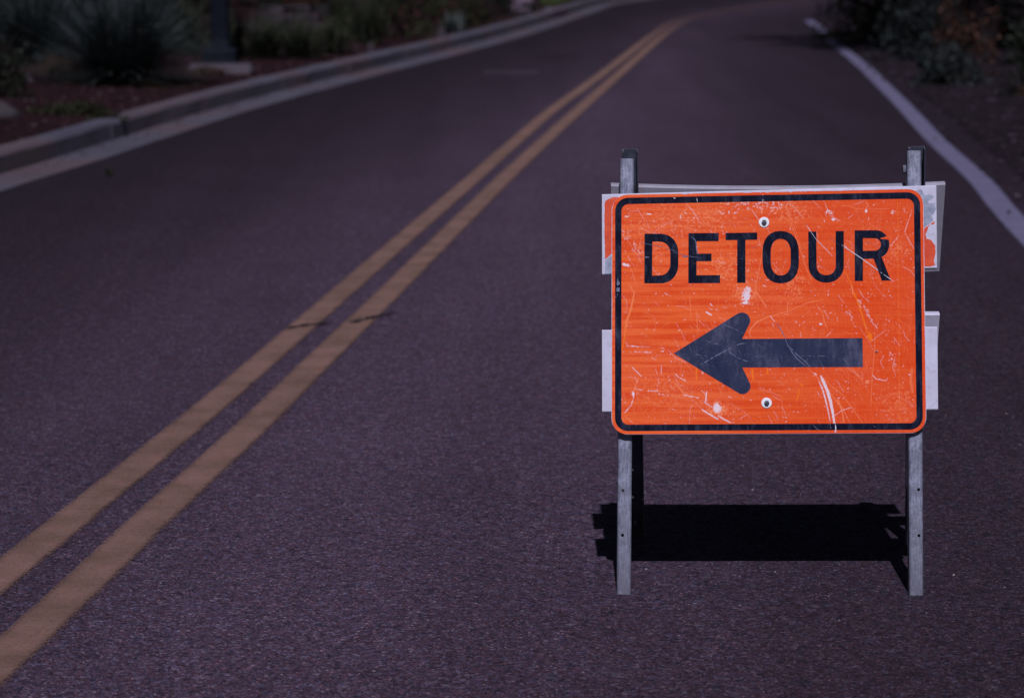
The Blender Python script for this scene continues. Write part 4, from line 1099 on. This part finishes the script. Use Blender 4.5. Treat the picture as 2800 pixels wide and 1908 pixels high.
# right side
shrub(5.75, 38.6, 2.1, 2.8, 14000, M_GRN, 'big dark green bush overhanging the white line at right', 0.05, right=True)
shrub(4.85, 32.0, 0.66, 1.15, 3000, M_GRYL, 'grey green sage bush behind the white line', 0.03, right=True)
shrub(4.30, 27.2, 0.46, 0.50, 2200, M_GRYL, 'lower blue grey sage bush nearest the gravel', 0.03, right=True)
shrub(4.62, 28.6, 0.46, 1.15, 1300, M_BRN, 'rusty brown dead shrub between the sage bushes', 0.03, right=True)
shrub(5.35, 34.5, 0.6, 1.3, 900, M_BRN, 'rusty brown twiggy shrub below the dark trunks', 0.035, right=True)
shrub(5.0, 25.6, 0.58, 1.3, 3200, M_DGN, 'dark upright shrub at the right picture edge', 0.03, right=True)
shrub(4.32, 21.9, 0.36, 0.55, 600, M_BRN, 'low brown scrub at the right picture edge', 0.025, right=True)
shrub(3.66, 18.6, 0.26, 0.34, 700, M_DGN, 'dark weed clump on the gravel at the right edge', 0.018, right=True, name='weed', cat='weed')
shrub(6.4, 30.5, 0.9, 1.6, 2200, M_DGN, 'dense dark shrub at far right behind the trunk', 0.04, right=True)
shrub(8.5, 40.5, 1.6, 2.2, 3200, M_DGN, 'dark shrub mass right of the big bush', 0.07, right=True)

def tree(x, y, r_, hc, n, label, seed, tr_=0.14, right=False):
    z = gzr(x, y) if right else gz(x, y)
    t = empty('tree', (x, y, z - 0.03)); tag(t, label, 'tree')
    g_ = np.random.default_rng(seed)
    ps = [([(0, 0, 0), (0.08, 0.05, hc * .3), (0.0, 0.12, hc * .6), (0.1, 0.1, hc * 1.05)], [tr_ * 1.25, tr_, tr_ * .8, tr_ * .35])]
    for k in range(9):
        a = k * 2.4 + g_.uniform(0, 1); h0 = hc * g_.uniform(.45, .85)
        ps.append(([(0.03, 0.08, h0), (math.cos(a) * r_ * .35, math.sin(a) * r_ * .35, h0 + .5), (math.cos(a) * r_ * .75, math.sin(a) * r_ * .75, h0 + 1.1)], [tr_ * .45, tr_ * .28, tr_ * .1]))
    V, F = tubes(ps, 9); obj('trunk', mesh('trunk', V, F, M_BARK, True), t)
    V, F = leaves(n, r_, r_ * 0.85, 0.11, seed, 30, zc=0); V = V + np.array([0, 0, hc + 0.5]); obj('crown', np_mesh('crown', V, F, M_GRN), t)
    return t
tree(5.72, 33.4, 2.6, 5.2, 9000, 'tree with a straight dark trunk at the right of the road', 11, 0.13, True)
tree(6.25, 31.6, 2.4, 5.4, 9000, 'tree with a dark trunk nearest the right picture edge', 12, 0.13, True)
tree(-8.4, 21.5, 2.8, 5.2, 9000, 'unseen leafy tree beyond the left picture edge, added for shade', 13)  # this and the next two: out of view, added to shade the left bed
tree(-6.2, 31.6, 2.9, 5.2, 13000, 'unseen leafy tree over the yuccas at the far left, added for shade', 14)
tree(-7.9, 36.8, 3.8, 5.2, 15000, 'unseen leafy tree towards the stone ledge, added for shade', 15)

# ------------------------------------------------------------------ lamp post, slabs, ledge, stones
M_POST = mottled("post_painted_shade", (0.004, 0.005, 0.009), (0.012, 0.014, 0.026), 14, 0.6, 90, 0.3, 0.004)  # near-black tones put the shade on the lamp post into its colour
M_LIME = mottled("ledge_stone", (0.018, 0.015, 0.020), (0.065, 0.054, 0.064), 5, 0.9, 60, 0.6, 0.01)
lx, ly = -3.02, 28.55; lz = gz(lx, ly)
lp = empty('lamp_post', (lx, ly, lz)); tag(lp, 'metal lamp post coloured dark as if shaded, with a wide square foot behind the largest yucca', 'lamp post')
def boxm(name, sx, sy, sz, mat, z0=0.0, bev=0.01):
    V, F = [], []
    for (a, b, z) in ((1, 1, z0), (1, 1, z0 + sz - bev), (1 - 2 * bev / sx, 1 - 2 * bev / sy, z0 + sz)):
        for (px, py) in ((-1, -1), (1, -1), (1, 1), (-1, 1)): V.append((px * sx / 2 * a, py * sy / 2 * b, z))
    for k in (0, 4):
        for i in range(4): j = (i + 1) % 4; F.append((k + i, k + j, k + 4 + j, k + 4 + i))
    F.append((8, 9, 10, 11)); F.append((3, 2, 1, 0))
    return mesh(name, V, F, mat)
obj('post_foot', boxm('post_foot', 0.34, 0.34, 0.15, M_POST, 0.0, 0.02), lp)
V, F = [], []
ns = 16
for z, rr in ((0.15, 0.13), (0.24, 0.10), (1.2, 0.098), (3.6, 0.075)):
    for k in range(ns):
        a = 2 * math.pi * k / ns; q = rr * (1.0 if k % 2 == 0 else 0.90); V.append((math.cos(a) * q, math.sin(a) * q, z))
for i in range(3):
    for k in range(ns): F.append((i * ns + k, i * ns + (k + 1) % ns, (i + 1) * ns + (k + 1) % ns, (i + 1) * ns + k))
obj('shaft', mesh('shaft', V, F, M_POST), lp)
V, F = lathe([(0.0001, 3.55), (0.13, 3.6), (0.17, 4.0), (0.19, 4.02), (0.06, 4.18), (0.0001, 4.22)], 8); obj('lantern', mesh('lantern', V, F, M_POST), lp)

def slab(x, y, sx, sy, h_, rot, label, mat=None, name='paving_slab', cat='paving slab'):
    o = obj(name, boxm(name, sx, sy, h_, mat or M_PATH, 0, 0.008), loc=(x, y, gz(x, y) - 0.01)); o.rotation_euler.z = R(rot); tag(o, label, cat)
slab(-2.95, 27.85, 0.62, 0.50, 0.035, 4, 'pale flat slab at the foot of the lamp post', M_CONC)
slab(-2.70, 27.25, 0.27, 0.40, 0.045, -3, 'smaller bright slab between the lamp post and the kerb', M_CONC)

def rock(x, y, r_, h_, label, mat, name='boulder', cat='boulder', z=None, seed=0):
    g_ = np.random.default_rng(seed); V = []; F = []; nu, nv = 14, 7
    for j in range(nv + 1):
        ph = math.pi / 2 * (1 - j / nv * 1.25)
        for i in range(nu):
            a = 2 * math.pi * i / nu; q = 1 + 0.10 * math.sin(3 * a + seed) + 0.07 * math.sin(5 * a + 2 * seed + ph * 3) + g_.normal(0, 0.02)
            V.append((math.cos(a) * math.cos(ph) * r_ * q, math.sin(a) * math.cos(ph) * r_ * q * 0.85, math.sin(ph) * h_ * q))
    for j in range(nv):
        for i in range(nu): k = (i + 1) % nu; F.append((j * nu + i, (j + 1) * nu + i, (j + 1) * nu + k, j * nu + k))
    o = obj(name, mesh(name, V, F, mat, True), loc=(x, y, gz(x, y) if z is None else z)); tag(o, label, cat); return o
rock(-3.95, 20.9, 0.19, 0.11, 'dark rounded boulder at the left picture edge', M_LIME, seed=1)
rock(-1.64, 31.9, 0.05, 0.10, 'small pale marker stone on the mulch by the kerb', M_LIME, 'stone', 'stone', seed=2)
rock(-0.92, 35.9, 0.07, 0.12, 'small pinkish stone left of the silver yucca', M_LIME, 'stone', 'stone', seed=3)
rock(0.06, 44.3, 0.09, 0.09, 'pale stone at the mouth of the concrete path', M_LIME, 'stone', 'stone', seed=4)
# fallen pale branch
V, F = tubes([([(-4.62, 26.4, 0.16), (-4.5, 25.6, 0.17), (-4.36, 25.0, 0.15)], [0.02, 0.025, 0.015])], 7)
o = obj('branch', mesh('branch', V, F, M_PATH)); tag(o, 'pale fallen branch among the dry grass at left', 'branch')
# stone ledge: three stepped courses
ledge = empty('stone_ledge', (-2.75, 38.3, gz(-2.75, 38.3))); tag(ledge, 'low stepped ledge of flat pale stones in the left bed', 'stone ledge')
g_ = np.random.default_rng(5)
for c_i, (yy_, zz_, xs) in enumerate([(-0.9, 0.0, (-0.75, -0.33, 0.12, 0.5)), (-0.35, 0.10, (-0.55, -0.1, 0.4)), (0.2, 0.20, (-0.62, -0.2, 0.28, 0.62))]):
    for x_ in xs:
        me = boxm('stone', g_.uniform(0.34, 0.48), g_.uniform(0.4, 0.6), 0.085, M_LIME, 0, 0.015)
        for vv in me.vertices: vv.co.x += g_.normal(0, 0.012); vv.co.y += g_.normal(0, 0.02)
        o = obj('stone', me, ledge, loc=(x_ + g_.normal(0, .02), yy_ + g_.normal(0, .04), zz_ + g_.normal(0, .006))); o.rotation_euler.z = g_.normal(0, .12)

# concrete path, apron, lawn at the far kerb
def sheet(name, pts, z, mat, label):
    V = [(x, y, gz(x, y) + z) for x, y in pts]; zz = max(v_[2] for v_ in V); V = [(a, b, zz) for a, b, c_ in V]
    n_ = len(V); V2 = V + [(a, b, zz - 0.12) for a, b, _ in V]
    F = [tuple(range(n_))] + [(i, i + n_, (i + 1) % n_ + n_, (i + 1) % n_) for i in range(n_)]
    o = obj(name, mesh(name, V2, F, mat)); tag(o, label, kind='structure')
sheet('path', [(0.02, 44.6), (0.30, 45.4), (0.46, 57), (-0.06, 57)], 0.010, M_PATH, 'pale pinkish concrete path leading away from the kerb')
sheet('apron', [(0.50, 46.2), (0.66, 46.2), (0.98, 48.5), (0.62, 48.5)], 0.012, M_PATH, 'pale concrete apron against the kerb')
sheet('lawn', [(0.52, 49.2), (0.85, 48.9), (1.35, 54.5), (1.6, 57.5), (0.55, 57.5)], 0.020, M_LAWN, 'short green lawn patch beside the far kerb')
SD[0] = 777
V, F = blades(2500, 0.02, 0.05, 0.004, 40, 0.1, 5, 0.5)
V[:, 0] *= 0.55; V[:, 1] *= 3.2
o = obj('grass', np_mesh('grass', V, F, M_GRN), loc=(0.95, 53.0, gz(0.95, 53) + 0.03)); tag(o, 'short lawn grass beside the far kerb', 'grass', kind='stuff')
